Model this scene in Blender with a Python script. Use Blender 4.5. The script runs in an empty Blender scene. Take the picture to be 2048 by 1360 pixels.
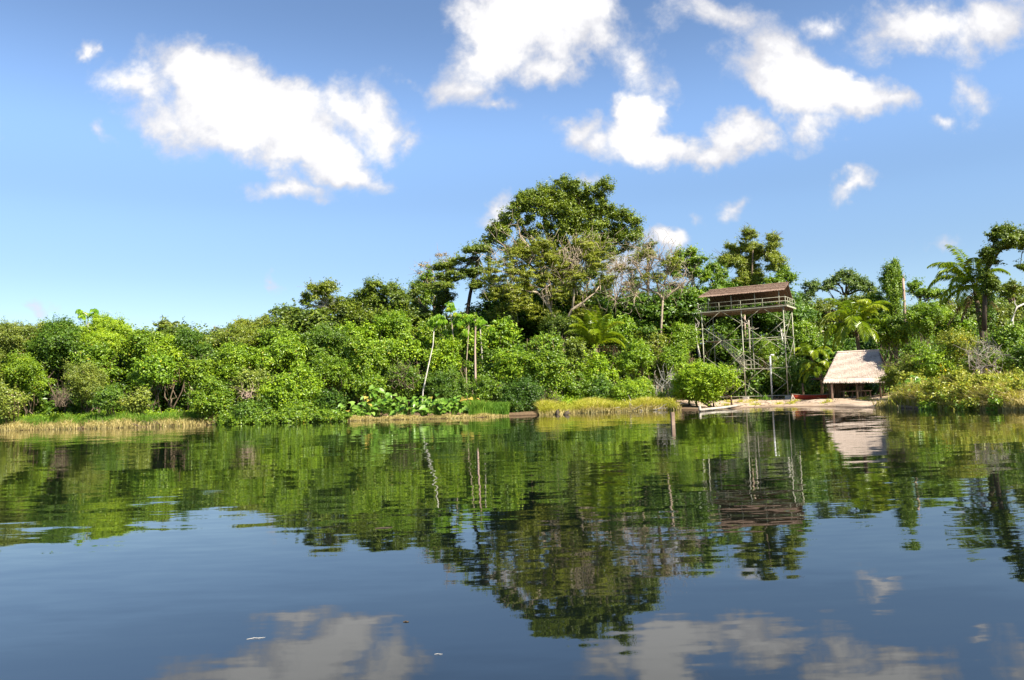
import bpy, math, random
import numpy as np
from mathutils import Matrix, Vector
PI = math.pi
rad = math.radians

# ------------------------------------------------------------------ camera
CAM_H = 1.9
F_PX = 1562.0
PITCH = math.atan(108.0/F_PX)
ROLL = rad(1.9)
sc = bpy.context.scene
C = sc.collection
cam_data = bpy.data.cameras.new('camera')
cam_data.sensor_width = 36.0
cam_data.lens = 36.0*F_PX/2048.0
cam_data.clip_start = 0.05
cam_data.clip_end = 6000
cam = bpy.data.objects.new('camera', cam_data); C.objects.link(cam)
RC = (Matrix.Rotation(PI/2+PITCH, 3, 'X') @ Matrix.Rotation(-ROLL, 3, 'Z'))
cam.matrix_world = Matrix.Translation((0, 0, CAM_H)) @ RC.to_4x4()
sc.camera = cam

def ray(px, py):
    return RC @ Vector(((px-1024.0), (680.0-py), -F_PX))
def at(px, py, Y):
    d = ray(px, py); t = Y/d.y
    return Vector((d.x*t, Y, CAM_H+d.z*t))
def on_plane(px, py, z=0.0):
    d = ray(px, py); t = (z-CAM_H)/d.z
    return Vector((d.x*t, d.y*t, z))

# ------------------------------------------------------------------ light
SUN_AZ = rad(132)      # clockwise from +Y
SUN_EL = rad(43)
sun_d = bpy.data.lights.new('sun', 'SUN'); sun_d.energy = 5.0; sun_d.angle = rad(0.5); sun_d.color = (1.0, 0.94, 0.82)
sun = bpy.data.objects.new('sun', sun_d); C.objects.link(sun)
to_sun = Vector((math.sin(SUN_AZ)*math.cos(SUN_EL), math.cos(SUN_AZ)*math.cos(SUN_EL), math.sin(SUN_EL)))
sun.rotation_euler = to_sun.to_track_quat('Z', 'Y').to_euler()
sun.location = (30, -30, 60)

sc.view_settings.view_transform = 'Standard'
sc.view_settings.look = 'None'
sc.view_settings.gamma = 1
sc.view_settings.exposure = 1.3
sc.cycles.max_bounces = 8
sc.cycles.transparent_max_bounces = 8
sc.cycles.sample_clamp_indirect = 6

world = bpy.data.worlds.new('World'); sc.world = world
world.use_nodes = True
world.cycles.sampling_method = 'MANUAL'; world.cycles.sample_map_resolution = 512
nt = world.node_tree; N = nt.nodes; L = nt.links
for n in list(N): N.remove(n)

def mk(nt, typ, **kw):
    n = nt.nodes.new(typ)
    for k, v in kw.items():
        if k == 'ins':
            for i, val in v.items(): n.inputs[i].default_value = val
        else: setattr(n, k, v)
    return n
def mth(nt, op, a, b=None, c=None, clamp=False):
    n = nt.nodes.new('ShaderNodeMath'); n.operation = op; n.use_clamp = clamp
    for i, v in enumerate((a, b, c)):
        if v is None: continue
        if isinstance(v, (int, float)): n.inputs[i].default_value = v
        else: nt.links.new(v, n.inputs[i])
    return n.outputs[0]
def mixc(nt, fac, a, b, blend='MIX'):
    n = nt.nodes.new('ShaderNodeMix'); n.data_type = 'RGBA'; n.blend_type = blend
    for sock, v in ((n.inputs[0], fac), (n.inputs[6], a), (n.inputs[7], b)):
        if isinstance(v, (int, float)): sock.default_value = v
        elif isinstance(v, (tuple, list)): sock.default_value = (*v[:3], 1)
        else: nt.links.new(v, sock)
    return n.outputs[2]
def smooth(nt, x, a, b, lo=0.0, hi=1.0):
    n = nt.nodes.new('ShaderNodeMapRange'); n.interpolation_type = 'SMOOTHSTEP'
    nt.links.new(x, n.inputs[0])
    for i, v in zip((1, 2, 3, 4), (a, b, lo, hi)): n.inputs[i].default_value = v
    return n.outputs[0]

sky = mk(nt, 'ShaderNodeTexSky', sky_type='NISHITA', sun_disc=False)
sky.sun_elevation = SUN_EL; sky.sun_rotation = SUN_AZ
sky.altitude = 0; sky.air_density = 1.0; sky.dust_density = 0.0; sky.ozone_density = 3.0
tc = mk(nt, 'ShaderNodeTexCoord')
sep = mk(nt, 'ShaderNodeSeparateXYZ'); L.new(tc.outputs['Generated'], sep.inputs[0])
yy = mth(nt, 'MAXIMUM', sep.outputs[1], 0.05)
uu = mth(nt, 'DIVIDE', sep.outputs[0], yy)
vv = mth(nt, 'DIVIDE', sep.outputs[2], yy)
cmb = mk(nt, 'ShaderNodeCombineXYZ'); L.new(uu, cmb.inputs[0]); L.new(vv, cmb.inputs[1])
P0 = cmb.outputs[0]
# domain warp
wn = mk(nt, 'ShaderNodeTexNoise', ins={'Scale': 7.0, 'Detail': 5.0, 'Roughness': 0.6}); L.new(P0, wn.inputs['Vector'])
vm = mk(nt, 'ShaderNodeVectorMath', operation='SUBTRACT'); L.new(wn.outputs['Color'], vm.inputs[0]); vm.inputs[1].default_value = (.5, .5, .5)
vs = mk(nt, 'ShaderNodeVectorMath', operation='MULTIPLY'); L.new(vm.outputs[0], vs.inputs[0]); vs.inputs[1].default_value = (.16, .13, 0)
va = mk(nt, 'ShaderNodeVectorMath', operation='ADD'); L.new(P0, va.inputs[0]); L.new(vs.outputs[0], va.inputs[1])
PW = va.outputs[0]
# clouds as soft ellipses on the sky: (px, py, rx, ry, angle_deg (image, clockwise), weight)
CL = [
 (500,200,205,95,18,1.25),(420,150,120,62,0,1.0),(610,285,150,70,30,1.15),(690,345,80,35,10,.9),(270,185,95,45,25,.55),(188,100,28,26,0,.55),
 (720,215,110,60,30,.62),(790,265,50,45,0,.55),(590,375,90,26,8,.5),(340,240,110,40,20,.5),(185,255,32,20,30,.3),
 (1080,30,160,80,0,1.35),(1000,80,130,75,-20,.85),(920,165,60,50,0,.5),(1090,125,60,45,10,.7),(1200,60,80,50,0,.6),(1290,110,70,55,50,.42),(1330,160,40,40,0,.35),
 (1290,220,62,60,20,1.1),(1320,275,105,45,10,1.0),(1150,255,60,35,15,.5),(1190,285,60,28,10,.45),(1455,265,70,48,0,.85),(1500,290,50,25,0,.6),(1420,292,70,28,0,.7),
 (1600,170,115,85,30,1.25),(1545,95,85,50,20,.7),(1700,200,95,50,8,1.0),(1770,210,55,38,0,.6),(1625,270,60,55,10,.65),(1490,120,50,50,0,.35),
 (1640,40,60,30,10,.42),(1850,60,130,50,0,.6),(1975,45,115,68,-10,.7),(1760,75,70,45,0,.4),(1925,170,55,45,0,.5),(1860,232,32,18,0,.42),(1420,20,90,35,10,.42),(1950,200,60,30,10,.3),
 (1700,382,56,24,-15,.55),(1680,385,40,22,0,.5),(1000,420,45,32,-20,.6),(975,430,35,22,0,.4),(1320,482,60,28,0,.75),(1225,540,50,40,0,.6),(1160,356,40,16,0,.35),
 (90,612,45,12,0,.28),(815,150,55,20,10,.25),(545,575,22,12,0,.25),(1490,420,24,26,30,.35),(1410,423,20,14,0,.25),(1875,497,30,14,0,.22),(980,215,50,20,0,.3),
 (700,-220,260,50,0,.8),(2300,60,200,110,0,1.0),(-250,250,200,70,0,1.0),(1250,620,60,40,0,.4)]
acc = None
for (px, py, rx, ry, an, wt) in CL:
    d = ray(px, py)
    m = mk(nt, 'ShaderNodeMapping', vector_type='TEXTURE')
    m.inputs['Location'].default_value = (d.x/d.y, d.z/d.y, 0)
    m.inputs['Rotation'].default_value = (0, 0, -rad(an))
    m.inputs['Scale'].default_value = (1.3*rx/F_PX, 1.3*ry/F_PX, 1)
    L.new(PW, m.inputs[0])
    ln = mk(nt, 'ShaderNodeVectorMath', operation='LENGTH'); L.new(m.outputs[0], ln.inputs[0])
    v = mth(nt, 'MULTIPLY_ADD', ln.outputs['Value'], -wt, wt)
    acc = v if acc is None else mth(nt, 'SMOOTH_MAX', acc, v, 0.16)
acc = mth(nt, 'MAXIMUM', acc, -0.6)
n1 = mk(nt, 'ShaderNodeTexNoise', ins={'Scale': 10.0, 'Detail': 10.0, 'Roughness': 0.66, 'Distortion': 0.3}); L.new(P0, n1.inputs['Vector'])
n2_ = mk(nt, 'ShaderNodeTexNoise', ins={'Scale': 34.0, 'Detail': 6.0, 'Roughness': 0.62, 'Distortion': 0.4}); L.new(P0, n2_.inputs['Vector'])
nz = mth(nt, 'ADD', mth(nt, 'MULTIPLY_ADD', n1.outputs['Fac'], 1.0, -0.5), mth(nt, 'MULTIPLY_ADD', n2_.outputs['Fac'], 0.34, -0.17))
dens = mth(nt, 'ADD', mth(nt, 'SUBTRACT', acc, 0.14), nz)
front = smooth(nt, sep.outputs[1], 0.08, 0.25)
alpha = mth(nt, 'MULTIPLY', smooth(nt, dens, -0.14, 0.36), front)
alpha = mth(nt, 'MULTIPLY', alpha, smooth(nt, sep.outputs[2], 0.0, 0.04))
n3_ = mk(nt, 'ShaderNodeTexNoise', ins={'Scale': 8.0, 'Detail': 4.0, 'Roughness': 0.55}); L.new(va.outputs[0], n3_.inputs['Vector'])
core = smooth(nt, mth(nt, 'ADD', dens, mth(nt, 'MULTIPLY_ADD', n3_.outputs['Fac'], 1.3, -0.65)), 0.02, 0.60)
ccol = mixc(nt, core, (4.1, 4.15, 4.5), (6.3, 6.25, 6.25))
skyc = mixc(nt, 1.0, sky.outputs[0], (1.0, 1.01, 1.05), 'MULTIPLY')
gr = mk(nt, 'ShaderNodeValToRGB'); L.new(sep.outputs[2], gr.inputs[0]); el_ = gr.color_ramp.elements; gr.color_ramp.interpolation = 'EASE'
for _ in range(4): el_.new(.5)
for e_, (p_, v_) in zip(el_, [(0, .62), (.14, .66), (.23, .76), (.32, .97), (.46, .78), (1, .80)]): e_.position = p_; e_.color = (v_, v_, v_, 1)
grad = mth(nt, 'MULTIPLY', gr.outputs[0], 1.22)
skv = mk(nt, 'ShaderNodeVectorMath', operation='SCALE'); L.new(skyc, skv.inputs[0]); L.new(grad, skv.inputs['Scale'])
allc = mixc(nt, alpha, skv.outputs[0], ccol)
bg = mk(nt, 'ShaderNodeBackground'); bg.inputs[1].default_value = 0.0735
L.new(allc, bg.inputs[0])
wo = mk(nt, 'ShaderNodeOutputWorld'); L.new(bg.outputs[0], wo.inputs[0])

# ------------------------------------------------------------------ materials
def newmat(name):
    m = bpy.data.materials.new(name); m.use_nodes = True
    nt = m.node_tree
    for n in list(nt.nodes): nt.nodes.remove(n)
    out = nt.nodes.new('ShaderNodeOutputMaterial')
    return m, nt, out
def ramp(nt, fac, stops):
    r = nt.nodes.new('ShaderNodeValToRGB')
    e = r.color_ramp.elements
    while len(e) < len(stops): e.new(0.5)
    for i, (p, c) in enumerate(stops):
        e[i].position = p; e[i].color = (*c, 1)
    nt.links.new(fac, r.inputs[0])
    return r.outputs[0]
GAIN = (2.6, 1.72, .62)
def leafmat(name, cols, odd=None, transl=0.24, rough=0.42, spec=0.5, gain=None):
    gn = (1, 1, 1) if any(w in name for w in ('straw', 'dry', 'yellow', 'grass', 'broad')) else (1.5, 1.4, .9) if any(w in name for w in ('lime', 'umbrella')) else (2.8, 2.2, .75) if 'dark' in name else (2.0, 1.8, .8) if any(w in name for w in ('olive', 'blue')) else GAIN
    """cols: three base colours from dark to light; odd: colour of the few yellow or dead leaves."""
    m, nt, out = newmat(name)
    at_ = nt.nodes.new('ShaderNodeAttribute'); at_.attribute_name = 'tint'
    cols = [(c[0]*gn[0], c[1]*gn[1], c[2]*gn[2]) for c in cols]
    stops = [(0.0, cols[0]), (0.45, cols[1]), (0.86, cols[2])]
    if odd: stops += [(0.93, cols[2]), (0.97, odd)]
    col = ramp(nt, at_.outputs['Fac'], stops)
    p = nt.nodes.new('ShaderNodeBsdfPrincipled')
    p.inputs['Roughness'].default_value = rough
    p.inputs['Specular IOR Level'].default_value = spec
    nt.links.new(col, p.inputs['Base Color'])
    t = nt.nodes.new('ShaderNodeBsdfTranslucent')
    tcol = mixc(nt, 1.0, col, (1.25, 1.35, 0.45), 'MULTIPLY')
    nt.links.new(tcol, t.inputs[0])
    mx = nt.nodes.new('ShaderNodeMixShader'); mx.inputs[0].default_value = transl
    nt.links.new(p.outputs[0], mx.inputs[1]); nt.links.new(t.outputs[0], mx.inputs[2])
    nt.links.new(mx.outputs[0], out.inputs[0])
    return m
def plainmat(name, c1, c2, scale=3.0, rough=0.8, spec=0.2, stretch=(1, 1, 1), detail=5, metallic=0.0, bump=0.0):
    m, nt, out = newmat(name)
    tc = nt.nodes.new('ShaderNodeTexCoord')
    mp = nt.nodes.new('ShaderNodeMapping'); mp.inputs['Scale'].default_value = stretch
    nt.links.new(tc.outputs['Object'], mp.inputs[0])
    no = nt.nodes.new('ShaderNodeTexNoise'); no.inputs['Scale'].default_value = scale; no.inputs['Detail'].default_value = detail
    no.inputs['Roughness'].default_value = 0.65
    nt.links.new(mp.outputs[0], no.inputs['Vector'])
    col = ramp(nt, no.outputs['Fac'], [(0.33, c1), (0.67, c2)])
    p = nt.nodes.new('ShaderNodeBsdfPrincipled')
    p.inputs['Roughness'].default_value = rough; p.inputs['Specular IOR Level'].default_value = spec
    p.inputs['Metallic'].default_value = metallic
    nt.links.new(col, p.inputs['Base Color'])
    if bump:
        b = nt.nodes.new('ShaderNodeBump'); b.inputs['Strength'].default_value = bump; b.inputs['Distance'].default_value = 0.05
        nt.links.new(no.outputs['Fac'], b.inputs['Height']); nt.links.new(b.outputs[0], p.inputs['Normal'])
    nt.links.new(p.outputs[0], out.inputs[0])
    return m

LM = {
 'green':  leafmat('leaf green',  [(.030,.085,.012), (.060,.150,.018), (.110,.220,.026)], (.34,.30,.03)),
 'bright': leafmat('leaf bright', [(.045,.120,.012), (.085,.200,.018), (.150,.290,.028)], (.40,.36,.03)),
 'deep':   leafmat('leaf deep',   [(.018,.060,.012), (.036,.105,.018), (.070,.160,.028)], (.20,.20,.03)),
 'grey':   leafmat('leaf grey green', [(.040,.085,.026), (.070,.135,.042), (.120,.200,.065)], (.26,.21,.08)),
 'lime':   leafmat('leaf lime',   [(.070,.140,.010), (.140,.240,.014), (.240,.340,.022)], (.48,.42,.03)),
 'olive':  leafmat('leaf olive',  [(.045,.070,.012), (.085,.120,.018), (.140,.175,.028)], (.28,.20,.05)),
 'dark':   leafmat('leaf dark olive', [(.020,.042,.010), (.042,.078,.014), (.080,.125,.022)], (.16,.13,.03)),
 'far':    leafmat('leaf blue green', [(.035,.065,.028), (.060,.100,.040), (.095,.145,.055)]),
 'feather':leafmat('leaf feather olive', [(.070,.095,.014), (.120,.150,.022), (.180,.205,.034)], (.30,.24,.06)),
 'pinkish':leafmat('leaf dry pink', [(.20,.14,.08), (.32,.24,.14), (.42,.34,.20)]),
 'yellow': leafmat('leaf yellow green', [(.160,.200,.014), (.310,.340,.026), (.480,.460,.045)], (.65,.45,.02)),
 'dry':    leafmat('leaf dry brown', [(.12,.07,.035), (.22,.14,.07), (.34,.24,.13)]),
 'palm':   leafmat('leaf palm', [(.045,.110,.018), (.085,.180,.026), (.160,.260,.040)], None, .3, .32, .5),
 'bigleaf':leafmat('leaf broad', [(.090,.190,.018), (.165,.300,.028), (.270,.410,.070)], (.55,.40,.08), .35, .38, .45),
 'cecropia':leafmat('leaf umbrella', [(.070,.170,.012), (.130,.250,.018), (.210,.330,.030)], (.50,.48,.04), .4),
 'grass':  leafmat('grass green', [(.070,.150,.014), (.120,.230,.022), (.210,.320,.035)], (.50,.40,.10), .3, .6, .15),
 'straw':  leafmat('grass straw', [(.26,.21,.075), (.48,.385,.15), (.66,.55,.26)], (.30,.33,.05), .25, .6, .15),
 'gold':   leafmat('grass yellowish', [(.240,.260,.026), (.430,.410,.050), (.600,.540,.130)], (.62,.48,.24), .3, .6, .15),
}
BARK = {
 'pale':  plainmat('bark pale', (.26,.22,.17), (.50,.45,.37), 2.5, .85, .15, (1, 1, .35)),
 'white': plainmat('bark white', (.42,.38,.31), (.68,.63,.54), 3.0, .8, .15, (1, 1, .3)),
 'tan':   plainmat('bark tan', (.25,.19,.13), (.46,.37,.26), 2.5, .85, .15, (1, 1, .35)),
 'brown': plainmat('bark brown', (.09,.065,.045), (.20,.15,.10), 3.0, .9, .1, (1, 1, .3)),
 'dark':  plainmat('bark dark', (.045,.035,.025), (.11,.085,.06), 3.0, .9, .1, (1, 1, .3)),
 'pink':  plainmat('bark pink', (.30,.20,.15), (.52,.38,.30), 3.0, .85, .1, (1, 1, .3)),
}

# ------------------------------------------------------------------ mesh helpers
class MB:
    def __init__(s): s.v = []; s.f = []; s.t = []; s.n = 0
    def add(s, v, f, t=None):
        v = np.asarray(v, np.float32).reshape(-1, 3); f = np.asarray(f, np.int32).reshape(-1, 3)
        s.v.append(v); s.f.append(f+s.n); s.n += len(v)
        s.t.append(np.full(len(v), 0.5, np.float32) if t is None else np.broadcast_to(np.asarray(t, np.float32), (len(v),)))
        return s
    def build(s, name, mat, parent=None, origin=(0, 0, 0), smooth=False):
        v = np.concatenate(s.v) - np.asarray(origin, np.float32); f = np.concatenate(s.f); t = np.concatenate(s.t)
        me = bpy.data.meshes.new(name)
        me.vertices.add(len(v)); me.vertices.foreach_set('co', v.ravel())
        me.loops.add(len(f)*3); me.loops.foreach_set('vertex_index', f.ravel())
        me.polygons.add(len(f)); me.polygons.foreach_set('loop_start', np.arange(0, len(f)*3, 3, dtype=np.int32))
        a = me.attributes.new('tint', 'FLOAT', 'POINT'); a.data.foreach_set('value', t.astype(np.float32))
        me.polygons.foreach_set('use_smooth', np.full(len(f), smooth))
        me.update(calc_edges=True)
        me.materials.append(mat)
        o = bpy.data.objects.new(name, me); C.objects.link(o)
        if parent is not None: o.parent = parent
        else: o.location = origin
        return o
def tag(o, label=None, cat=None, group=None, kind=None):
    if label: o['label'] = label
    if cat: o['category'] = cat
    if group: o['group'] = group
    if kind: o['kind'] = kind
    return o
def empty(name, loc, label, cat, group=None):
    o = bpy.data.objects.new(name, None); C.objects.link(o); o.location = loc
    o.empty_display_size = 0.3
    return tag(o, label, cat, group)

def tube(mb, pts, rads, sides=6, cap=True):
    pts = [np.asarray(p, float) for p in pts]; n = len(pts)
    if np.isscalar(rads): rads = [rads]*n
    V = []
    for i, p in enumerate(pts):
        d = pts[min(i+1, n-1)]-pts[max(i-1, 0)]; d = d/(np.linalg.norm(d)+1e-9)
        a = np.array((0, 0, 1.0)) if abs(d[2]) < .9 else np.array((1.0, 0, 0))
        x = np.cross(a, d); x /= np.linalg.norm(x); y = np.cross(d, x)
        for k in range(sides):
            q = 2*PI*k/sides
            V.append(p+rads[i]*(math.cos(q)*x+math.sin(q)*y))
    Fc = []
    for i in range(n-1):
        for k in range(sides):
            a = i*sides+k; b = i*sides+(k+1) % sides; c = a+sides; d = b+sides
            Fc += [(a, b, d), (a, d, c)]
    if cap:
        V.append(pts[0]); V.append(pts[-1]); e0 = n*sides; e1 = e0+1
        for k in range(sides):
            Fc += [(e0, (k+1) % sides, k), (e1, (n-1)*sides+k, (n-1)*sides+(k+1) % sides)]
    mb.add(V, Fc)
def box(mb, c, sx, sy, sz, ux=(1, 0, 0), uy=(0, 1, 0), uz=(0, 0, 1)):
    c = np.asarray(c, float); ux, uy, uz = (np.asarray(u, float) for u in (ux, uy, uz))
    V = [c+ux*sx*i/2+uy*sy*j/2+uz*sz*k/2 for i in (-1, 1) for j in (-1, 1) for k in (-1, 1)]
    Q = [(0, 1, 3, 2), (4, 6, 7, 5), (0, 4, 5, 1), (2, 3, 7, 6), (0, 2, 6, 4), (1, 5, 7, 3)]
    Fc = []
    for a, b, cc, d in Q: Fc += [(a, b, cc), (a, cc, d)]
    mb.add(V, Fc)
def norm(a): return a/(np.linalg.norm(a, axis=-1, keepdims=True)+1e-9)

def add_leaves(mb, rng, c, nrm, L_, W_, tint, droop=None, fold=0.18):
    """One folded leaf (two triangles along its midrib) per row of c."""
    n = len(c); nrm = norm(nrm)
    r = rng.normal(size=(n, 3))
    if droop is not None: r = r*0.6+np.asarray(droop)
    t = norm(r-nrm*(r*nrm).sum(1, keepdims=True)); b = np.cross(nrm, t)
    Lc = np.asarray(L_).reshape(-1, 1)*np.ones((n, 1)); Wc = np.asarray(W_).reshape(-1, 1)*np.ones((n, 1))
    V = np.empty((n, 4, 3))
    V[:, 0] = c-t*Lc/2; V[:, 2] = c+t*Lc/2
    V[:, 1] = c-b*Wc/2+nrm*Wc*fold-t*Lc*.06; V[:, 3] = c+b*Wc/2+nrm*Wc*fold-t*Lc*.06
    i = np.arange(n)[:, None]*4
    Fc = np.stack([i+np.array([[0, 2, 1]]), i+np.array([[0, 3, 2]])], 1).reshape(-1, 3)
    mb.add(V.reshape(-1, 3), Fc, np.repeat(tint, 4))

def sph(rng, n):
    return norm(rng.normal(size=(n, 3)))
def crown(mb, rng, lobes, leaf=0.22, aspect=0.5, cover=3.0, clump=0.75, flat=0.62, up=0.55, hue=0.0, front=0.45, skirt=False):
    """Leaves in small puffs spread through each lobe (centre, radii)."""
    for (c, r) in lobes:
        c = np.asarray(c, float); r = np.asarray(r, float)
        area = PI*(r[0]*r[2]+r[0]*r[1]+r[1]*r[2])*1.3
        nl = int(cover*area/(leaf*leaf*aspect*0.5))
        cr = clump*min(1.0, .35+min(r)/2.2)
        K = max(5, int(area/(cr*cr*1.8)))
        d = sph(rng, K); d[:, 1] -= front; d[:, 2] += 0.18; d = norm(d)
        rr = rng.uniform(.30, 1.12, (K, 1))**0.6
        cc = c+d*r*rr
        cs = cr*(.35+rng.gamma(2.2, .26, K))
        tk = np.clip(rng.normal(.42+hue, .17, K), 0, .92)
        k = rng.integers(0, K, nl)
        e = sph(rng, nl); e[:, 2] = np.abs(e[:, 2])*np.where(rng.random(nl) < .82, 1, -1)
        rad_ = rng.uniform(.35, 1.05, (nl, 1))
        pos = cc[k]+e*cs[k][:, None]*rad_*np.array([1, 1, flat])
        if skirt:
            low = rng.random(nl) < .25
            pos[low, 2] -= rng.uniform(0, 1.2, low.sum())*cs[k][low]
        nr = e*.55+d[k]*.35+np.array([0, 0, up])+rng.normal(size=(nl, 3))*.42
        tint = np.clip(tk[k]+rng.normal(0, .17, nl), 0, .92)
        tint[rng.random(nl) < .012] = 1.0
        ns = int(nl*.16/14)     # loose sprays sticking out of the surface
        if ns > 2:
            k2 = rng.integers(0, K, ns); d2 = norm(d[k2]+np.array([0, 0, .5])+rng.normal(size=(ns, 3))*.45)
            l2 = rng.uniform(.5, 1.5, ns)*(cr+.25)
            tt = rng.random((ns, 14))
            pp = (cc[k2][:, None, :]+d2[:, None, :]*(tt*l2[:, None])[:, :, None]).reshape(-1, 3)+rng.normal(size=(ns*14, 3))*leaf*.45
            n2 = len(pp); pos[:n2] = pp; nr[:n2] = np.array([0, -.25, up+.3])+rng.normal(size=(n2, 3))*.55
        s = leaf*rng.uniform(.65, 1.3, nl)
        add_leaves(mb, rng, pos, nr, s, s*aspect, tint)
def twigs(mb, rng, c, r, n, rad0=.02, length=1.0, out=.8):
    """Fine bare twigs radiating from inside an ellipsoid."""
    c = np.asarray(c, float); r = np.asarray(r, float)
    for _ in range(n):
        d = sph(rng, 1)[0]; d[2] = abs(d[2])*.8+d[2]*.2
        a = c+d*r*rng.uniform(.1, .7)
        dd = norm(d*out+rng.normal(size=3)*.5)
        b = a+dd*length*rng.uniform(.4, .8); e = b+norm(dd+rng.normal(size=3)*.5)*length*rng.uniform(.3, .6)
        tube(mb, [a, b, e], [rad0, rad0*.7, rad0*.3], 3, False)
def limb(mb, rng, a, b, r0, r1, seg=4, wob=.08, sag=.0, sides=6):
    a = np.asarray(a, float); b = np.asarray(b, float); ln = np.linalg.norm(b-a)
    P = [a+(b-a)*t+(rng.normal(size=3)*wob*ln*math.sin(PI*t) if 0 < t < 1 else 0)+np.array([0, 0, sag*ln*math.sin(PI*t)]) for t in np.linspace(0, 1, seg+1)]
    tube(mb, P, list(np.linspace(r0, r1, seg+1)), sides)
    return P

# ------------------------------------------------------------------ shoreline and ground
SHP = [(0,862),(100,859),(200,857),(330,853),(430,849),(560,846),(660,843),(760,840),(900,837),(1000,833),(1080,830),(1110,829),(1150,826),(1250,823),
       (1330,820),(1400,820),(1480,816),(1560,814),(1650,813),(1740,814),(1790,817),(1850,818),(1950,819),(2048,820)]
SH = [on_plane(x, y) for x, y in SHP]
SX = np.array([-160, -110, -75]+[p.x for p in SH]+[SH[-1].x+14, 60, 85, 130], float)
SY = np.array([20, 58, 72]+[p.y for p in SH]+[SH[-1].y-5, 30, 12, -20], float)
order = np.argsort(SX); SX = SX[order]; SY = SY[order]
def shore(x): return np.interp(x, SX, SY)
_wr = np.random.default_rng(3)
_ph = _wr.uniform(0, 6.28, 8)
def wob(x, y):
    return (np.sin(x*.71+_ph[0])*np.sin(y*.63+_ph[1])*.5+np.sin(x*1.9+y*.8+_ph[2])*.25+np.sin(x*.23-y*.31+_ph[3])*.6)
def sstep(a, b, x):
    t = np.clip((x-a)/(b-a), 0, 1); return t*t*(3-2*t)
def ground(x, y):
    x = np.asarray(x, float); y = np.asarray(y, float)
    s = y-shore(x)+.35*np.sin(x*1.7)*.5+.2*np.sin(x*4.3+1)
    z = -1.2*sstep(0, -4, s)
    z = z+sstep(0, 1.0, s)*.22+sstep(1, 14, s)*.45+sstep(20, 160, s)*1.2
    bank = sstep(.478, .52, x/np.maximum(y, 20))*(1-sstep(60, 80, x))
    z = z+bank*sstep(.2, 7, s)*.75
    r_ = x/np.maximum(y, 20)
    land = sstep(.20, .25, r_)*(1-sstep(.47, .49, r_))
    z = z-land*(sstep(0, 1.0, s)*.12+sstep(1, 12, s)*.20)
    z = z+land*sstep(1.5, 4, s)*.16*np.clip(np.sin(x*1.15+1.2*np.sin(y*.6))*np.sin(y*.85+x*.3), 0, 1)
    hut = 0*np.exp(-((x-30)/3.6)**2)*sstep(0, 3, s)
    z = z-hut*.15
    z = z+np.where(s > 0, sstep(0, 2, s)*.07*wob(x, y), 0)
    return z
def gz(x, y): return float(ground(x, y))

mb = MB()
gx = np.concatenate([np.linspace(-1500, -140, 18), np.linspace(-130, 130, 420), np.linspace(140, 1500, 18)])
gy = np.concatenate([np.linspace(-400, 25, 16), np.linspace(30, 130, 260), np.linspace(135, 300, 16), np.linspace(350, 3500, 14)])
XX, YY = np.meshgrid(gx, gy)
ZZ = ground(XX, YY)
nx, ny = len(gx), len(gy)
idx = np.arange(nx*ny).reshape(ny, nx)
a, b, c_, d_ = idx[:-1, :-1].ravel(), idx[:-1, 1:].ravel(), idx[1:, 1:].ravel(), idx[1:, :-1].ravel()
mb.add(np.stack([XX.ravel(), YY.ravel(), ZZ.ravel()], 1), np.concatenate([np.stack([a, b, c_], 1), np.stack([a, c_, d_], 1)]))
m, gnt, out = newmat('bank soil')
g = gnt.nodes.new('ShaderNodeNewGeometry')
n_a = mk(gnt, 'ShaderNodeTexNoise', ins={'Scale': 0.7, 'Detail': 8.0, 'Roughness': .65}); gnt.links.new(g.outputs['Position'], n_a.inputs['Vector'])
n_b = mk(gnt, 'ShaderNodeTexNoise', ins={'Scale': 6.0, 'Detail': 6.0, 'Roughness': .7}); gnt.links.new(g.outputs['Position'], n_b.inputs['Vector'])
sp = gnt.nodes.new('ShaderNodeSeparateXYZ'); gnt.links.new(g.outputs['Position'], sp.inputs[0])
soil = ramp(gnt, n_b.outputs['Fac'], [(.3, (.10, .065, .035)), (.7, (.21, .14, .08))])
sand = ramp(gnt, n_a.outputs['Fac'], [(.3, (.34, .24, .15)), (.7, (.56, .43, .32))])
beach = mth(gnt, 'MULTIPLY', smooth(gnt, sp.outputs[0], 15, 19), smooth(gnt, sp.outputs[0], 38, 35))
gcol = mixc(gnt, beach, soil, sand)
wet = smooth(gnt, sp.outputs[2], .02, .12)
gcol = mixc(gnt, wet, mixc(gnt, 1.0, gcol, (.45, .42, .4), 'MULTIPLY'), gcol)
p = gnt.nodes.new('ShaderNodeBsdfPrincipled'); p.inputs['Roughness'].default_value = .9; p.inputs['Specular IOR Level'].default_value = .1
gnt.links.new(gcol, p.inputs['Base Color'])
bp = gnt.nodes.new('ShaderNodeBump'); bp.inputs['Distance'].default_value = .12; bp.inputs['Strength'].default_value = .8
gnt.links.new(n_b.outputs['Fac'], bp.inputs['Height']); gnt.links.new(bp.outputs[0], p.inputs['Normal'])
gnt.links.new(p.outputs[0], out.inputs[0])
o = mb.build('ground', m, smooth=True)
tag(o, 'brown earth bank rising behind the waterline with pale sand at the hut', 'ground', kind='structure')

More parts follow.
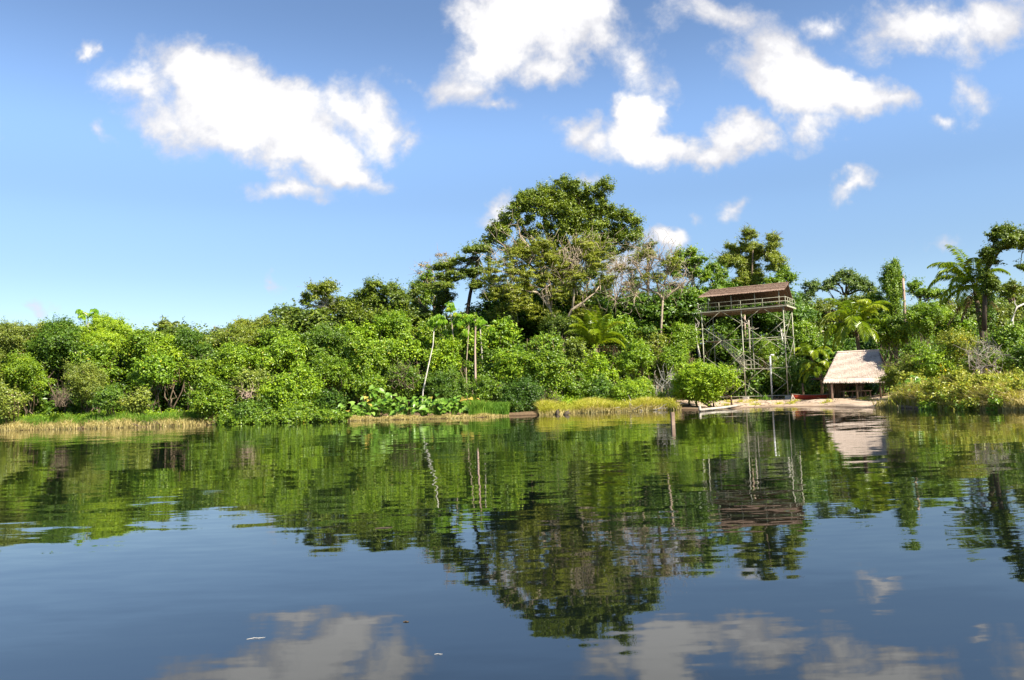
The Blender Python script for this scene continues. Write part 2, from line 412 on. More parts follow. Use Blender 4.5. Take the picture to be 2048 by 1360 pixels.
# ------------------------------------------------------------------ water
m, wnt, out = newmat('lake water')
g = wnt.nodes.new('ShaderNodeNewGeometry')
def wavelayer(scale, sx, sy, ax, ay, detail, rot=0.0):
    mp = mk(wnt, 'ShaderNodeMapping'); mp.inputs['Scale'].default_value = (sx, sy, 1); mp.inputs['Rotation'].default_value = (0, 0, rot)
    wnt.links.new(g.outputs['Position'], mp.inputs[0])
    no = mk(wnt, 'ShaderNodeTexNoise', ins={'Scale': scale, 'Detail': detail, 'Roughness': .5}); wnt.links.new(mp.outputs[0], no.inputs['Vector'])
    s = mk(wnt, 'ShaderNodeVectorMath', operation='SUBTRACT'); wnt.links.new(no.outputs['Color'], s.inputs[0]); s.inputs[1].default_value = (.5, .5, .5)
    q = mk(wnt, 'ShaderNodeVectorMath', operation='MULTIPLY'); wnt.links.new(s.outputs[0], q.inputs[0]); q.inputs[1].default_value = (ax, ay, 0)
    return q.outputs[0]
def vadd(a, b):
    q = mk(wnt, 'ShaderNodeVectorMath', operation='ADD')
    for i, v in enumerate((a, b)):
        if isinstance(v, tuple): q.inputs[i].default_value = v
        else: wnt.links.new(v, q.inputs[i])
    return q.outputs[0]
w = vadd(wavelayer(1.0, .45, 1.5, .013, .050, 2.0, .12), wavelayer(1.0, 1.6, 5.5, .014, .044, 2.5, -.15))
w = vadd(w, wavelayer(1.0, .12, .35, .006, .020, 1.0, .25))
# breeze patches: the ripples are calmer in some places
bn = mk(wnt, 'ShaderNodeTexNoise', ins={'Scale': .07, 'Detail': 3.0}); wnt.links.new(g.outputs['Position'], bn.inputs['Vector'])
br = smooth(wnt, bn.outputs['Fac'], .35, .65, .55, 1.15)
sc_ = mk(wnt, 'ShaderNodeVectorMath', operation='SCALE'); wnt.links.new(w, sc_.inputs[0]); wnt.links.new(br, sc_.inputs['Scale'])
nv = vadd(sc_.outputs[0], (0.0, 0.0, 1.0))
nn = mk(wnt, 'ShaderNodeVectorMath', operation='NORMALIZE'); wnt.links.new(nv, nn.inputs[0])
p = wnt.nodes.new('ShaderNodeBsdfPrincipled')
p.inputs['Base Color'].default_value = (.003, .005, .004, 1); p.inputs['Roughness'].default_value = .02
p.inputs['IOR'].default_value = 1.56; p.inputs['Specular IOR Level'].default_value = .5
wnt.links.new(nn.outputs[0], p.inputs['Normal']); wnt.links.new(p.outputs[0], out.inputs[0])
mb = MB()
mb.add([(-1500, -400, 0), (1500, -400, 0), (1500, 700, 0), (-1500, 700, 0)], [(0, 1, 2), (0, 2, 3)])
o = mb.build('water', m)
tag(o, 'calm dark lake mirroring the trees and the blue sky', 'water', kind='structure')

# ------------------------------------------------------------------ plant builders
SEED = [100]
def RNG():
    SEED[0] += 1; return np.random.default_rng(SEED[0])
def ppm(Y): return F_PX/Y      # photograph pixels per metre at depth Y

def sublobes(rng, c, r, n):
    c = np.asarray(c, float); r = np.asarray(r, float); out_ = []
    for i in range(n):
        d = sph(rng, 1)[0]; d[1] = -abs(d[1]) if rng.random() < .6 else d[1]
        k = rng.uniform(.30, .52)
        out_.append((c+d*r*(1-k)*rng.uniform(.75, 1.05), r*k*rng.uniform(.85, 1.2, 3)))
    return out_

def shrub(name, label, px, py, rx, ry, Y, mat, group, leaf=.22, aspect=.5, cover=3.2, nl=8, clump=.7, hue=0.0, stems=4,
          bark='brown', cat='shrub', up=.55, flat=.62, flowers=None, bare=0, skirt=True):
    rng = RNG()
    hue += rng.normal(-.04, .10); nl = int(nl*rng.uniform(.8, 1.3))
    leaf *= rng.choice([.7, .8, .9, 1.0, 1.2]); aspect = rng.choice([.36, .45, .55, .65]); up = up*rng.uniform(.5, 1.35); clump *= rng.uniform(.75, 1.3)
    if not bare and rng.random() < .35: bare = int(rng.uniform(6, 22))
    c = at(px, py, Y); w = rx/ppm(Y); h = ry/ppm(Y)
    base = Vector((c.x, Y+.3, gz(c.x, Y+.3)-.05))
    root = empty(name, base, label, cat, group)
    lobes = sublobes(rng, c, (w, min(w*.85, 3.2), h), nl)
    mb = MB(); crown(mb, rng, lobes, leaf, aspect, cover, clump, flat, up, hue, skirt=skirt)
    mb.build('foliage', LM[mat], root, base)
    mb = MB()
    for k in range(stems):
        lo = lobes[k % len(lobes)][0]
        b0 = np.array(base)+rng.normal(size=3)*np.array([w*.25, .4, 0])
        limb(mb, rng, b0, lo, .07+.01*w, .02, 4, .09)
        for q in range(2):
            lo2 = lobes[rng.integers(len(lobes))]
            limb(mb, rng, b0+(lo-b0)*.55, lo2[0]+sph(rng, 1)[0]*lo2[1]*.9, .04, .012, 3, .1, sides=4)
    if bare:
        twigs(mb, rng, c, (w*1.1, w*.8, h*1.1), bare, .022, 1.4)
    mb.build('stem', BARK[bark], root, base, smooth=True)
    if nl < 12 and rng.random() < .30:      # curtain of dead creeper on part of the shrub
        mb = MB(); l = lobes[rng.integers(len(lobes))]; q0 = l[0]+norm(np.array([rng.normal()*.5, -1, .3]))*l[1]
        for _ in range(16):
            a = q0+rng.normal(size=3)*np.array([.5, .25, .3]); e = a+np.array([rng.normal()*.3, rng.normal()*.15, -rng.uniform(.6, 2.0)])
            tube(mb, [a, (a+e)/2+rng.normal(size=3)*.08, e], [.022, .02, .008], 3, False)
        n_ = 110; pp = q0+rng.normal(size=(n_, 3))*np.array([.6, .25, .6])-np.array([0, 0, .5])
        add_leaves(mb, rng, pp, rng.normal(size=(n_, 3))+np.array([0, -.6, .4]), .17, .08, np.clip(rng.normal(.4, .25, n_), 0, .9))
        mb.build('dead_creeper', LM['dry'], root, base)
    if flowers:
        mb = MB(); k = flowers; lo = [lobes[i] for i in rng.integers(0, len(lobes), k)]
        cc = np.array([l[0]+norm(sph(rng, 1)[0]+np.array([0, -.9, .6]))*l[1]*1.02 for l in lo])
        kk = rng.integers(0, k, k*26); pos = cc[kk]+rng.normal(size=(k*26, 3))*.16
        add_leaves(mb, rng, pos, rng.normal(size=(k*26, 3))+np.array([0, -.5, .8]), .13, .11, np.full(k*26, .5))
        mb.build('blossom', PETAL, root, base)
    return root

def tree(name, label, Y, lobes_px, mat, trunk_px, group=None, bark='brown', leaf=.26, aspect=.5, cover=3.0, clump=.9, r0=.3, hue=0.0,
         flat=.6, up=.55, cat='tree', depth=.9, sub=0, limbs=True, vines=0, twig=0, extra=None, front=.45, jit=1.5, limb_r=.5, ldy=0.0):
    """lobes_px: (px, py, radius px[, ry px]); trunk_px: list of (px, py) from ground to fork."""
    rng = RNG()
    tp = [at(x, y, Y) for x, y in trunk_px]
    g = gz(tp[0].x, Y); b0 = Vector((tp[0].x, Y, g-.1))
    if tp[0].z > g+.05: tp = [b0]+tp
    else: tp[0] = b0
    root = empty(name, b0, label, cat, group)
    lobes = []
    for l in lobes_px:
        r = l[2]/ppm(Y); rz = (l[3] if len(l) > 3 else l[2]*.8)/ppm(Y)
        c = at(l[0], l[1], Y)+Vector((0, ldy+rng.uniform(-jit, jit)*min(1.6, r*.7), 0))
        if sub: lobes += sublobes(rng, c, (r, r*depth, rz), sub)
        else: lobes.append((np.array(c), np.array((r, r*depth, rz))))
    mb = MB()
    if cover > 0:
        crown(mb, rng, lobes, leaf, aspect, cover, clump, flat, up, hue, front)
        if vines:
            for _ in range(vines):
                l = lobes[rng.integers(len(lobes))]; p0 = l[0]+norm(sph(rng, 1)[0]+np.array([0, -.8, -.1]))*l[1]
                n = 70; t = rng.random(n); ln = rng.uniform(1.5, 5)
                pos = p0+np.stack([rng.normal(0, .12, n), rng.normal(0, .12, n), -t*ln], 1)
                add_leaves(mb, rng, pos, rng.normal(size=(n, 3))+np.array([0, -.8, .3]), leaf*.7, leaf*.4, np.clip(rng.normal(.5, .2, n), 0, .9))
        mb.build('crown', LM[mat], root, b0)
    mb = MB()
    rs = list(np.linspace(r0, r0*.62, len(tp)))
    tube(mb, tp, rs, 8)
    fork = np.array(tp[-1])
    if limbs:
        for (c, r) in (lobes if len(lobes) < 22 else lobes[::2] if len(lobes) < 34 else lobes[::5]):
            s = np.array(tp[max(0, len(tp)-1-int(rng.random() < .3))])*1.0
            dlen = np.linalg.norm(c-s)
            P = limb(mb, rng, fork if rng.random() < .8 else (np.array(tp[-2])*.3+fork*.7), c, min(r0*limb_r, .05+dlen*.02), .03, 5, .07, .03)
            for q in range(3):
                k = rng.integers(2, 5)
                limb(mb, rng, P[k], c+sph(rng, 1)[0]*r*.95, .05, .015, 3, .1, sides=4)
    if extra: extra(mb, rng)
    if twig:
        for (c, r) in lobes: twigs(mb, rng, c, r*1.1, max(3, int(twig*r[0]*r[2])), .028, 1.6)
    mb.build('trunk', BARK[bark], root, b0, smooth=True)
    return root

PETAL = plainmat('petal yellow', (.70, .48, .02), (.82, .62, .03), 4, .6)

def frond_mesh(mb, rng, a, d, length, droop, lw=.68, n=64, tint=.5, width=.045, hang=.35):
    """A palm frond: arching midrib with paired drooping leaflets."""
    a = np.asarray(a, float); d = norm(np.asarray(d, float)); up_ = np.array([0, 0, 1.0])
    pts = []; p = a.copy(); dd = d.copy(); st = length/14
    for i in range(15):
        pts.append(p.copy()); p = p+dd*st; dd = norm(dd-up_*droop*(i+2)/14*.26)
    tube(mb, pts, list(np.linspace(.045, .008, 15)), 4, False)
    P = np.array(pts); T = norm(np.gradient(P, axis=0))
    u = np.linspace(.14, .985, n); ii = u*14; i0 = np.minimum(ii.astype(int), 13); f = (ii-i0)[:, None]
    C_ = P[i0]*(1-f)+P[i0+1]*f; Tt = norm(T[i0]*(1-f)+T[i0+1]*f)
    side = norm(np.cross(Tt, up_+rng.normal(size=3)*.02))
    L_ = length*.30*lw*np.sin(PI*np.clip(u*.86+.10, 0, 1))**.7
    for s in (-1, 1):
        j = rng.normal(size=(n, 3))*.10
        dirs = norm(side*s*.85+Tt*.55+np.array([0, 0, -hang])+j)
        tip = C_+dirs*L_[:, None]+np.array([0, 0, -1])*(L_*hang*.55)[:, None]
        mid = C_+dirs*(L_*.5)[:, None]
        w = norm(np.cross(dirs, up_+j*2))*width
        V = np.stack([C_, mid-w, tip, mid+w], 1); i = np.arange(n)[:, None]*4
        Fc = np.stack([i+np.array([[0, 2, 1]]), i+np.array([[0, 3, 2]])], 1).reshape(-1, 3)
        mb.add(V.reshape(-1, 3), Fc, np.repeat(np.clip(tint+rng.normal(0, .12, n), 0, 1), 4))

def palm(name, label, px, py, Y, base_px, fronds, length, trunk_r=.16, group=None, bark='brown', dead=()):
    rng = RNG(); c = at(px, py, Y); b = at(base_px, py, Y); g = gz(b.x, Y)
    base = Vector((b.x, Y, g-.1)); root = empty(name, base, label, 'palm', group)
    mb = MB(); mid = (Vector(base)+c)*.5+Vector((.15, 0, 0))
    tube(mb, [base, mid, c], [trunk_r*1.25, trunk_r, trunk_r*.9], 8)
    for k in range(18):   # old leaf bases round the top
        q = rng.uniform(0, 6.28); z = rng.uniform(-.9, 0); e = np.array(c)+np.array([math.cos(q)*trunk_r, math.sin(q)*trunk_r, z])
        tube(mb, [e, e+np.array([math.cos(q)*.25, math.sin(q)*.25, .3])], [.05, .02], 4)
    mb.build('trunk', BARK[bark], root, base, smooth=True)
    for (az, el, lk, dr) in fronds:       # azimuth: 0 = right, 90 = towards the camera
        a_ = rad(az); e_ = rad(el)
        d = (math.cos(a_)*math.cos(e_), -math.sin(a_)*math.cos(e_), math.sin(e_))
        mb = MB(); frond_mesh(mb, rng, c, d, length*lk, dr, tint=rng.uniform(.35, .75))
        mb.build('frond', LM['palm'], root, base)
    for (az, el, lk, dr) in dead:
        a_ = rad(az); e_ = rad(el)
        d = (math.cos(a_)*math.cos(e_), -math.sin(a_)*math.cos(e_), math.sin(e_))
        mb = MB(); frond_mesh(mb, rng, np.array(c)-np.array([0, 0, .3]), d, length*lk, dr, lw=.5, n=26, hang=1.0)
        o = mb.build('frond', LM['dry'], root, base); o['label'] = 'dead brown frond hanging down the trunk'
    return root

def umbrella_leaves(mb, rng, c, n, rad_, size):
    for k in range(n):
        q = rng.uniform(0, 6.28); rr = rng.uniform(.15, 1)*rad_
        e = np.asarray(c)+np.array([math.cos(q)*rr, math.sin(q)*rr, rng.uniform(-.9, .45)*rad_])
        ax = norm(np.array([math.cos(q)*.5, math.sin(q)*.5-.45, .75])+rng.normal(size=3)*.25)
        x = norm(np.cross(ax, (0, 1, .1))); y = np.cross(ax, x); tn = np.clip(rng.normal(.5, .25), 0, .95)
        for j in range(9):
            w = 2*PI*j/9; d = x*math.cos(w)+y*math.sin(w); s = np.cross(ax, d)
            L_ = size*rng.uniform(.42, .55)
            V = [e, e+d*L_*.6-s*L_*.22, e+d*L_-ax*L_*.3-np.array([0, 0, L_*.45]), e+d*L_*.6+s*L_*.22]
            mb.add(V, [(0, 1, 2), (0, 2, 3)], tn)
def cecropia(name, label, Y, trunk_px, heads, r0=.13, bark='white', group='umbrella-leaved trees over the left shrubs'):
    rng = RNG(); tp = [at(x, y, Y) for x, y in trunk_px]
    base = Vector(tp[0]) if tp[0].z < 3 else Vector((tp[0].x, Y, gz(tp[0].x, Y)))
    if tp[0].z > 3: tp = [base]+tp
    else:
        base.z = gz(base.x, Y)-.1; tp[0] = base
    root = empty(name, base, label, 'tree', group)
    mb = MB(); tube(mb, tp, list(np.linspace(r0, r0*.45, len(tp))), 7)
    cr = MB()
    for (x, y, rp, n) in heads:
        c = at(x, y, Y); limb(mb, rng, tp[-1], c, r0*.4, .03, 3, .05)
        umbrella_leaves(cr, rng, c, n*3, rp/ppm(Y), .62)
    mb.build('trunk', BARK[bark], root, base, smooth=True); cr.build('crown', LM['cecropia'], root, base)
    return root

def broadleaf(name, label, px, Y, n, h, spread, size, group):
    rng = RNG(); x0 = at(px, 830, Y).x; g = gz(x0, Y); base = Vector((x0, Y, g-.05))
    root = empty(name, base, label, 'plant', group)
    lf = MB(); st = MB()
    for k in range(n):
        q = rng.uniform(0, 6.28); rr = rng.uniform(.1, 1)*spread
        tip = np.array(base)+np.array([math.cos(q)*rr, math.sin(q)*rr*.8, h*rng.uniform(.2, 1)*(1-.35*rr/spread)])
        a = np.array(base)+np.array([math.cos(q)*rr*.15, math.sin(q)*rr*.15, 0])
        tube(st, [a, (a+tip)*.5+np.array([0, 0, .15]), tip], [.03, .022, .015], 4, False)
        s = .85*size*rng.uniform(.55, 1.2)
        out_d = norm(np.array([math.cos(q), math.sin(q)-.6, -.55])+rng.normal(size=3)*.25)   # blade hangs outwards and down
        nn_ = norm(np.array([math.cos(q)*.4, math.sin(q)*.4-.7, .7])+rng.normal(size=3)*.3)
        sd = norm(np.cross(nn_, out_d)); nn_ = np.cross(out_d, sd)
        pts = [(-.12, 0, 0), (-.30, .22, .03), (-.12, .40, .06), (.20, .38, .07), (.50, .20, .03), (.78, 0, -.10), (.50, -.20, .03), (.20, -.38, .07), (-.12, -.40, .06), (-.30, -.22, .03), (.2, 0, 0)]
        V = [tip+out_d*s*p[0]+sd*s*p[1]+nn_*s*p[2] for p in pts]
        tn = np.clip(rng.normal(.45, .22), 0, .9) if rng.random() > .07 else 1.0
        lf.add(V, [(10, i, (i+1) % 10) for i in range(10)], tn)
    lf.build('foliage', LM['bigleaf'], root, base); st.build('stalk', LM['grass'], root, base)
    return root

def blades(mb, rng, x, y, h, w, lean=.35, bend=.5, tint=None, zoff=0.0):
    n = len(x); z = ground(x, y)+zoff-.05
    q = rng.uniform(0, 2*PI, n); dx = np.cos(q); dy = np.sin(q)
    ln = rng.uniform(.1, 1, n)*lean; B = np.stack([x, y, z], 1)
    fw = rng.uniform(0, 2*PI, n); sx = np.stack([np.cos(fw), np.sin(fw)*.5, np.zeros(n)], 1)*np.asarray(w).reshape(-1, 1)
    off = np.stack([dx, dy, np.zeros(n)], 1)*(ln*h)[:, None]
    M = B+off*.35+np.stack([np.zeros(n), np.zeros(n), h*.62], 1)
    T = B+off*(1+bend)+np.stack([np.zeros(n), np.zeros(n), h*(1-bend*.35*ln)], 1)
    V = np.stack([B-sx, B+sx, M-sx*.8, M+sx*.8, T], 1)
    i = np.arange(n)[:, None]*5
    Fc = np.stack([i+np.array([[0, 1, 3]]), i+np.array([[0, 3, 2]]), i+np.array([[2, 3, 4]])], 1).reshape(-1, 3)
    if tint is None: tint = np.clip(rng.normal(.45, .22, n), 0, 1)
    mb.add(V.reshape(-1, 3), Fc, np.repeat(tint, 5))
def field(name, mat, label, x0, x1, s0, s1, n, h0, h1, w, lean=.35, bend=.5, patch=.5, ratio=None):
    rng = RNG(); x = rng.uniform(x0, x1, n*2); s = s0+(s1-s0)*rng.random(n*2)
    pn = .5+.5*np.sin(x*1.3+2*np.sin(s*.8+x*.31))*np.cos(s*1.1+x*.47)
    keep = rng.random(n*2) < (1-patch+patch*pn)
    x = x[keep][:n]; s = s[keep][:n]; pn = pn[keep][:n]
    if ratio is not None:
        kk = (x/(shore(x)+s)) > ratio+rng.normal(0, .004, len(x)); x = x[kk]; s = s[kk]; pn = pn[kk]
    y = shore(x)+s; h = rng.uniform(h0, h1, len(x))*(.7+.5*pn)
    mb = MB(); blades(mb, rng, x, y, h, w*rng.uniform(.6, 1.3, len(x)), lean, bend, np.clip(.2+.5*pn+rng.normal(0, .18, len(x)), 0, 1))
    o = mb.build(name, LM[mat]); tag(o, label, 'grass', kind='stuff')
    return o

# ------------------------------------------------------------------ the forest that reads as one mass, behind the trees one can tell apart
def forest_mass(label, Y0, Y1, top, n, mat, seed, leaf=.42, hue=0.0, cover=1.7):
    rng = np.random.default_rng(seed); lobes = []
    tx = np.array([p[0] for p in top], float); ty = np.array([p[1] for p in top], float)
    for i in range(n):
        Y = rng.uniform(Y0, Y1); px = tx[0]+(tx[-1]-tx[0])*(i+rng.random())/n
        topy = np.interp(px, tx, ty); ct = at(px, topy, Y); g = gz(ct.x, Y)
        r = rng.uniform(1.8, 3.2); zt = ct.z-r*.75
        z = zt if rng.random() < .45 else g+r*.5+(zt-g)*rng.random()
        lobes.append((np.array([ct.x, Y, max(z, g+r*.3)]), np.array([r*1.15, r, r*.85])))
    for i in range(int(n*.9)):      # low undergrowth closing the view between the trunks
        Y = rng.uniform(Y0-3, Y1); px = tx[0]+(tx[-1]-tx[0])*(i+rng.random())/(n*.9); ct = at(px, 700, Y); g = gz(ct.x, Y)
        r = rng.uniform(1.6, 2.6); lobes.append((np.array([ct.x, Y, g+rng.uniform(.2, 2.6)]), np.array([r*1.5, r, r])))
    mb = MB(); crown(mb, rng, lobes, leaf, .55, cover, 1.1, .6, .5, hue)
    o = mb.build('forest', LM[mat]); tag(o, label, 'forest', kind='stuff')
forest_mass('dense olive forest rising behind the left shrubs', 96, 112,
  [(-500,670),(-200,668),(0,672),(130,668),(300,672),(430,672),(520,660),(620,640),(720,640),(800,625),(900,640),(955,655)], 150, 'dark', 11)
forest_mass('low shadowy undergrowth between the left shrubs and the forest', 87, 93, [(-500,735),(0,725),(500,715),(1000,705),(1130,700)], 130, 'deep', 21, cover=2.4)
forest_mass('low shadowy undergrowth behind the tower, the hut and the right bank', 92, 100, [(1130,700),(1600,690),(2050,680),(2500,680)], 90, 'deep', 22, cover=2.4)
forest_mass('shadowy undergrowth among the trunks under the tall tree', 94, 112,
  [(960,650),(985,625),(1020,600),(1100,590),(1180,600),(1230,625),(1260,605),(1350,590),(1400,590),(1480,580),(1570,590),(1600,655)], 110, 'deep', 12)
forest_mass('distant blue green woodland behind the hut and palms', 104, 120,
  [(1590,650),(1660,630),(1740,620),(1830,612),(1900,615),(1960,600),(2048,600),(2200,600),(2500,600)], 95, 'dark', 13)

# ------------------------------------------------------------------ left shore shrubs
G1 = 'shrubs massed along the left shore'
LEFT = [
 # px, py, rx, ry, Y, material, leaf, hue, label
 (-60,745,70,95,77,'grey',.22,0,'grey green shrub cut off by the left edge of the picture'),
 (15,800,38,38,75.5,'grey',.22,.05,'low silvery green shrub at the far left just above the grass'),
 (62,745,58,48,79,'green',.22,0,'mid green shrub behind the brown dead tangle at far left'),
 (40,685,80,45,84,'grey',.24,-.03,'grey green rounded shrub forming the leftmost skyline'),
 (128,690,66,48,83,'deep',.24,.05,'darker green shrub on the left skyline before the umbrella leaved sprout'),
 (165,768,48,44,77,'grey',.22,.03,'bluish green shrub beside the brown dead tangle'),
 (205,735,50,50,80,'green',.23,.0,'dense small leaved shrub below the tallest left hump'),
 (215,676,72,44,85,'bright',.24,-.06,'bright shrub forming the tallest hump of the left skyline'),
 (292,700,45,42,84,'green',.24,.03,'shrub sloping down right from the tallest left hump'),
 (228,798,38,24,74.5,'deep',.20,.08,'small dark glossy shrub at the top of the left grass'),
 (278,800,30,24,74.5,'grey',.20,.1,'small pale shrub left of the black hollow'),
 (310,745,52,36,77,'lime',.24,0,'yellow green shrub overhanging the black hollow'),
 (345,705,40,32,81,'bright',.24,.05,'light green shrub right above the yellow green one'),
 (398,695,52,40,82,'deep',.24,.05,'dark green shrub with a shaded right side above the hollow'),
 (405,745,46,36,78.5,'green',.23,.05,'leafy shrub right of the black hollow'),
 (432,800,50,40,73.5,'green',.22,.06,'green shrub leaning over the right end of the left grass'),
 (470,725,54,40,79,'bright',.24,-.02,'rounded shrub with yellow tips above the waterside shrubs'),
 (480,686,66,28,87,'olive',.26,.1,'brownish olive shrub on the ridge of the left thicket'),
 (505,775,48,36,75.5,'grey',.22,.1,'pale shrub carrying a few pinkish twigs near the water'),
 (512,822,50,26,72.5,'deep',.21,.12,'low dark shrub dipping towards the water'),
 (585,785,66,50,74,'bright',.26,.06,'large bright green shrub bulging over the water'),
 (600,830,46,22,72,'green',.22,.1,'drooping shrub whose leaves nearly touch the water'),
 (560,718,64,36,79.5,'bright',.25,.05,'broad flat topped shrub above the large bright one'),
 (575,682,60,26,86,'green',.24,.08,'fine leaved shrub on the ridge left of the dark rounded tree'),
 (650,690,56,34,85,'green',.24,.05,'rounded shrub below the dark rounded tree'),
 (655,750,52,44,77,'green',.24,.0,'shrub with a dark gap between it and the large bright one'),
 (665,805,34,30,73.5,'deep',.22,.05,'shadowed shrub beside the first broad leaved plants'),
 (722,715,56,44,80,'green',.24,.05,'leafy shrub in the middle of the left thicket'),
 (720,668,54,30,87,'bright',.26,.02,'light shrub hugging the foot of the dark rounded tree'),
 (745,765,52,36,76,'green',.22,-.05,'shaded shrub behind the broad leaved plants'),
 (792,700,52,42,82,'bright',.25,.0,'bright shrub left of the leaning white trunk'),
 (790,655,46,28,88,'lime',.26,-.1,'yellowish shrub under the tall forest edge'),
 (812,760,38,34,76.5,'green',.22,.05,'shrub crossed by dead sticks left of the leaning white trunk'),
 (845,680,38,36,86,'green',.25,.08,'green shrub behind the top of the leaning white trunk'),
 (888,720,44,46,79,'bright',.25,.02,'leafy shrub just right of the leaning white trunk'),
 (895,775,46,36,75.5,'deep',.22,.12,'dark shrub between the leaning trunk and the slender pole'),
 (930,680,46,36,84,'bright',.26,.05,'bright shrub around the feet of the umbrella leaved trees'),
 (975,735,44,46,77,'green',.24,.05,'shrub directly right of the slender upright pole'),
 (975,785,38,30,73.5,'green',.22,.0,'low shrub behind the grass at the foot of the slender pole'),
 (1000,672,44,34,86,'bright',.26,.0,'bright shrub left of the black gap in the forest'),
 (1030,735,52,48,75,'bright',.24,.12,'pale bright shrub on the point of the left shore'),
 (1085,745,54,46,74,'green',.24,.12,'rounded shrub overhanging the tip of the left shore'),
 (1040,798,46,40,71.5,'deep',.20,-.12,'dark tangled shrub with bare stems at the tip of the left shore'),
 (1090,695,50,32,80,'green',.25,.08,'leafy shrub above the tip of the left shore'),
]
for (px, py, rx, ry, Y, mt, lf, hue, lab) in LEFT:
    shrub('shrub', lab, px, py, rx, ry, Y, mt, G1, lf, hue=hue, nl=9)

# brown dead tangles
def tangle(label, px, py, rx, ry, Y, n, bark='pink', group='dead twig tangles', ln=1.2):
    rng = RNG(); c = at(px, py, Y); w = rx/ppm(Y); h = ry/ppm(Y); base = Vector((c.x, Y, gz(c.x, Y)))
    mb = MB()
    for k in range(n):
        a = np.array(base)+np.array([rng.normal()*w*.4, rng.normal()*.3, max(0, c.z-h*1.6-base.z)]); e = np.array(c)+sph(rng, 1)[0]*np.array([w, .8, h])
        P = limb(mb, rng, a, e, .035, .012, 4, .12, sides=3)
        for q in range(4): limb(mb, rng, P[rng.integers(2, 5)], e+rng.normal(size=3)*ln*.32, .016, .006, 2, .1, sides=3)
    o = mb.build('dead_shrub', BARK[bark], None, base); tag(o, label, 'dead shrub', group)
tangle('brown dead twiggy tangle above the grass at far left', 122, 790, 16, 14, 75.2, 26, 'brown')
tangle('long dead sticks leaning left of the white trunk', 810, 745, 34, 20, 75, 14, 'brown', ln=1.5)
tangle('pinkish dead twigs in the pale waterside shrub', 500, 782, 24, 9, 73, 12)
tangle('brown bare stems under the tip of the left shore', 1085, 800, 34, 24, 71, 46, 'brown')
tangle('bare whitish branching shrub left of the round bush', 1328, 775, 26, 36, 74, 34, 'white', ln=1.5)
tangle('grey brown dead branches among the right bank shrubs', 1968, 705, 34, 26, 57, 34, 'pale', ln=1.6)

# ------------------------------------------------------------------ shrubs of the middle shore
G2 = 'shrubs along the middle shore'
MID = [
 (1140,715,40,36,81,'grey',.24,.1,'greyish shrub below the left feet of the spreading pale tree'),
 (1150,775,40,34,76,'green',.24,.05,'leafy shrub at the left end of the yellow grass strip'),
 (1195,745,46,34,79,'bright',.26,.0,'bright large leaved shrub below the middle palm'),
 (1205,785,34,26,75.5,'deep',.24,.1,'dark leafy shrub above the yellow grass strip'),
 (1262,785,56,32,75.5,'bright',.16,.05,'feathery bright shrub spreading above the yellow grass strip'),
 (1268,720,40,44,80,'bright',.24,.02,'tall leafy sapling shrub right of the middle palm'),
 (1235,665,48,30,88,'lime',.28,-.05,'light green leafy crown under the sky gap'),
 (1300,690,36,32,87,'olive',.26,.0,'olive shrub left of the tall pale trunk'),
 (1352,720,36,30,82,'bright',.25,-.02,'bright shrub beside the foot of the tall pale trunk'),
 (1360,675,40,28,88,'bright',.27,.03,'light green shrub behind the tall pale trunk'),
 (1300,800,34,18,74.5,'green',.2,.1,'low shrub at the right end of the yellow grass strip'),
]
for (px, py, rx, ry, Y, mt, lf, hue, lab) in MID:
    shrub('shrub', lab, px, py, rx, ry, Y, mt, G2, lf, hue=hue, nl=8)
shrub('bush', 'dense round bright bush over the water in front of the tower', 1410, 765, 76, 44, 73, 'bright', None, .20, nl=14, hue=.12, stems=7, cat='bush', up=.8)
shrub('bush', 'dark green bush behind the right legs of the tower', 1578, 752, 42, 42, 85.5, 'deep', None, .22, nl=10, hue=.12, cat='bush')
shrub('bush', 'leafy bush growing inside the tower between its legs', 1530, 720, 32, 44, 90, 'green', None, .24, nl=7, hue=.0, cat='bush')
shrub('bush', 'tall tangled green bush behind the tower stairs', 1440, 690, 50, 46, 95, 'deep', None, .26, nl=8, hue=.05, cat='bush')
shrub('bush', 'yellow green bush between the tower and the near palm', 1612, 690, 38, 44, 92, 'bright', None, .26, nl=8, hue=-.05, cat='bush')
shrub('bush', 'shadowy bush behind the red canoe', 1620, 770, 34, 30, 84, 'deep', None, .24, nl=6, hue=.0, cat='bush')
shrub('bush', 'dark bush filling the space behind the hut', 1710, 760, 60, 34, 82, 'deep', None, .26, nl=8, hue=-.05, cat='bush')

# ------------------------------------------------------------------ shrubs of the right bank
G3 = 'shrubs behind the right bank'
RIGHT = [
 (1800,745,42,46,65,'olive',.14,.15,'brownish thin leaved shrub touching the right side of the hut roof',None),
 (1842,715,40,44,67,'green',.20,.05,'leafy green shrub behind the brownish one beside the hut',None),
 (1870,735,44,40,62,'bright',.18,.05,'green shrub dotted with yellow blossom nearer the hut',7),
 (1915,705,54,50,62,'yellow',.18,.0,'yellow blossoming shrub in the middle of the right bank',14),
 (1968,735,40,34,58,'green',.18,.05,'green shrub under the grey dead branches',None),
 (2012,690,48,44,60,'green',.20,.05,'green shrub near the right edge behind the reeds',None),
 (2060,735,42,54,56,'deep',.20,.08,'dark green shrub cut off by the right edge',None),
 (2080,670,60,46,66,'bright',.22,.0,'tall bright shrub cut off by the right edge',None),
 (1780,665,50,44,78,'green',.24,.05,'rounded green shrub behind the hut roof ridge',None),
 (1850,640,44,34,71,'bright',.22,.0,'light green shrub below the vine covered column',None),
 (1900,655,42,34,78,'lime',.22,-.12,'yellow green shrub at the foot of the far palm',None),
 (1760,620,46,36,92,'green',.26,.05,'leafy shrub crown left of the vine covered column',None),
 (2000,650,46,36,74,'olive',.22,.05,'olive shrub right of the far palm trunk',None),
]
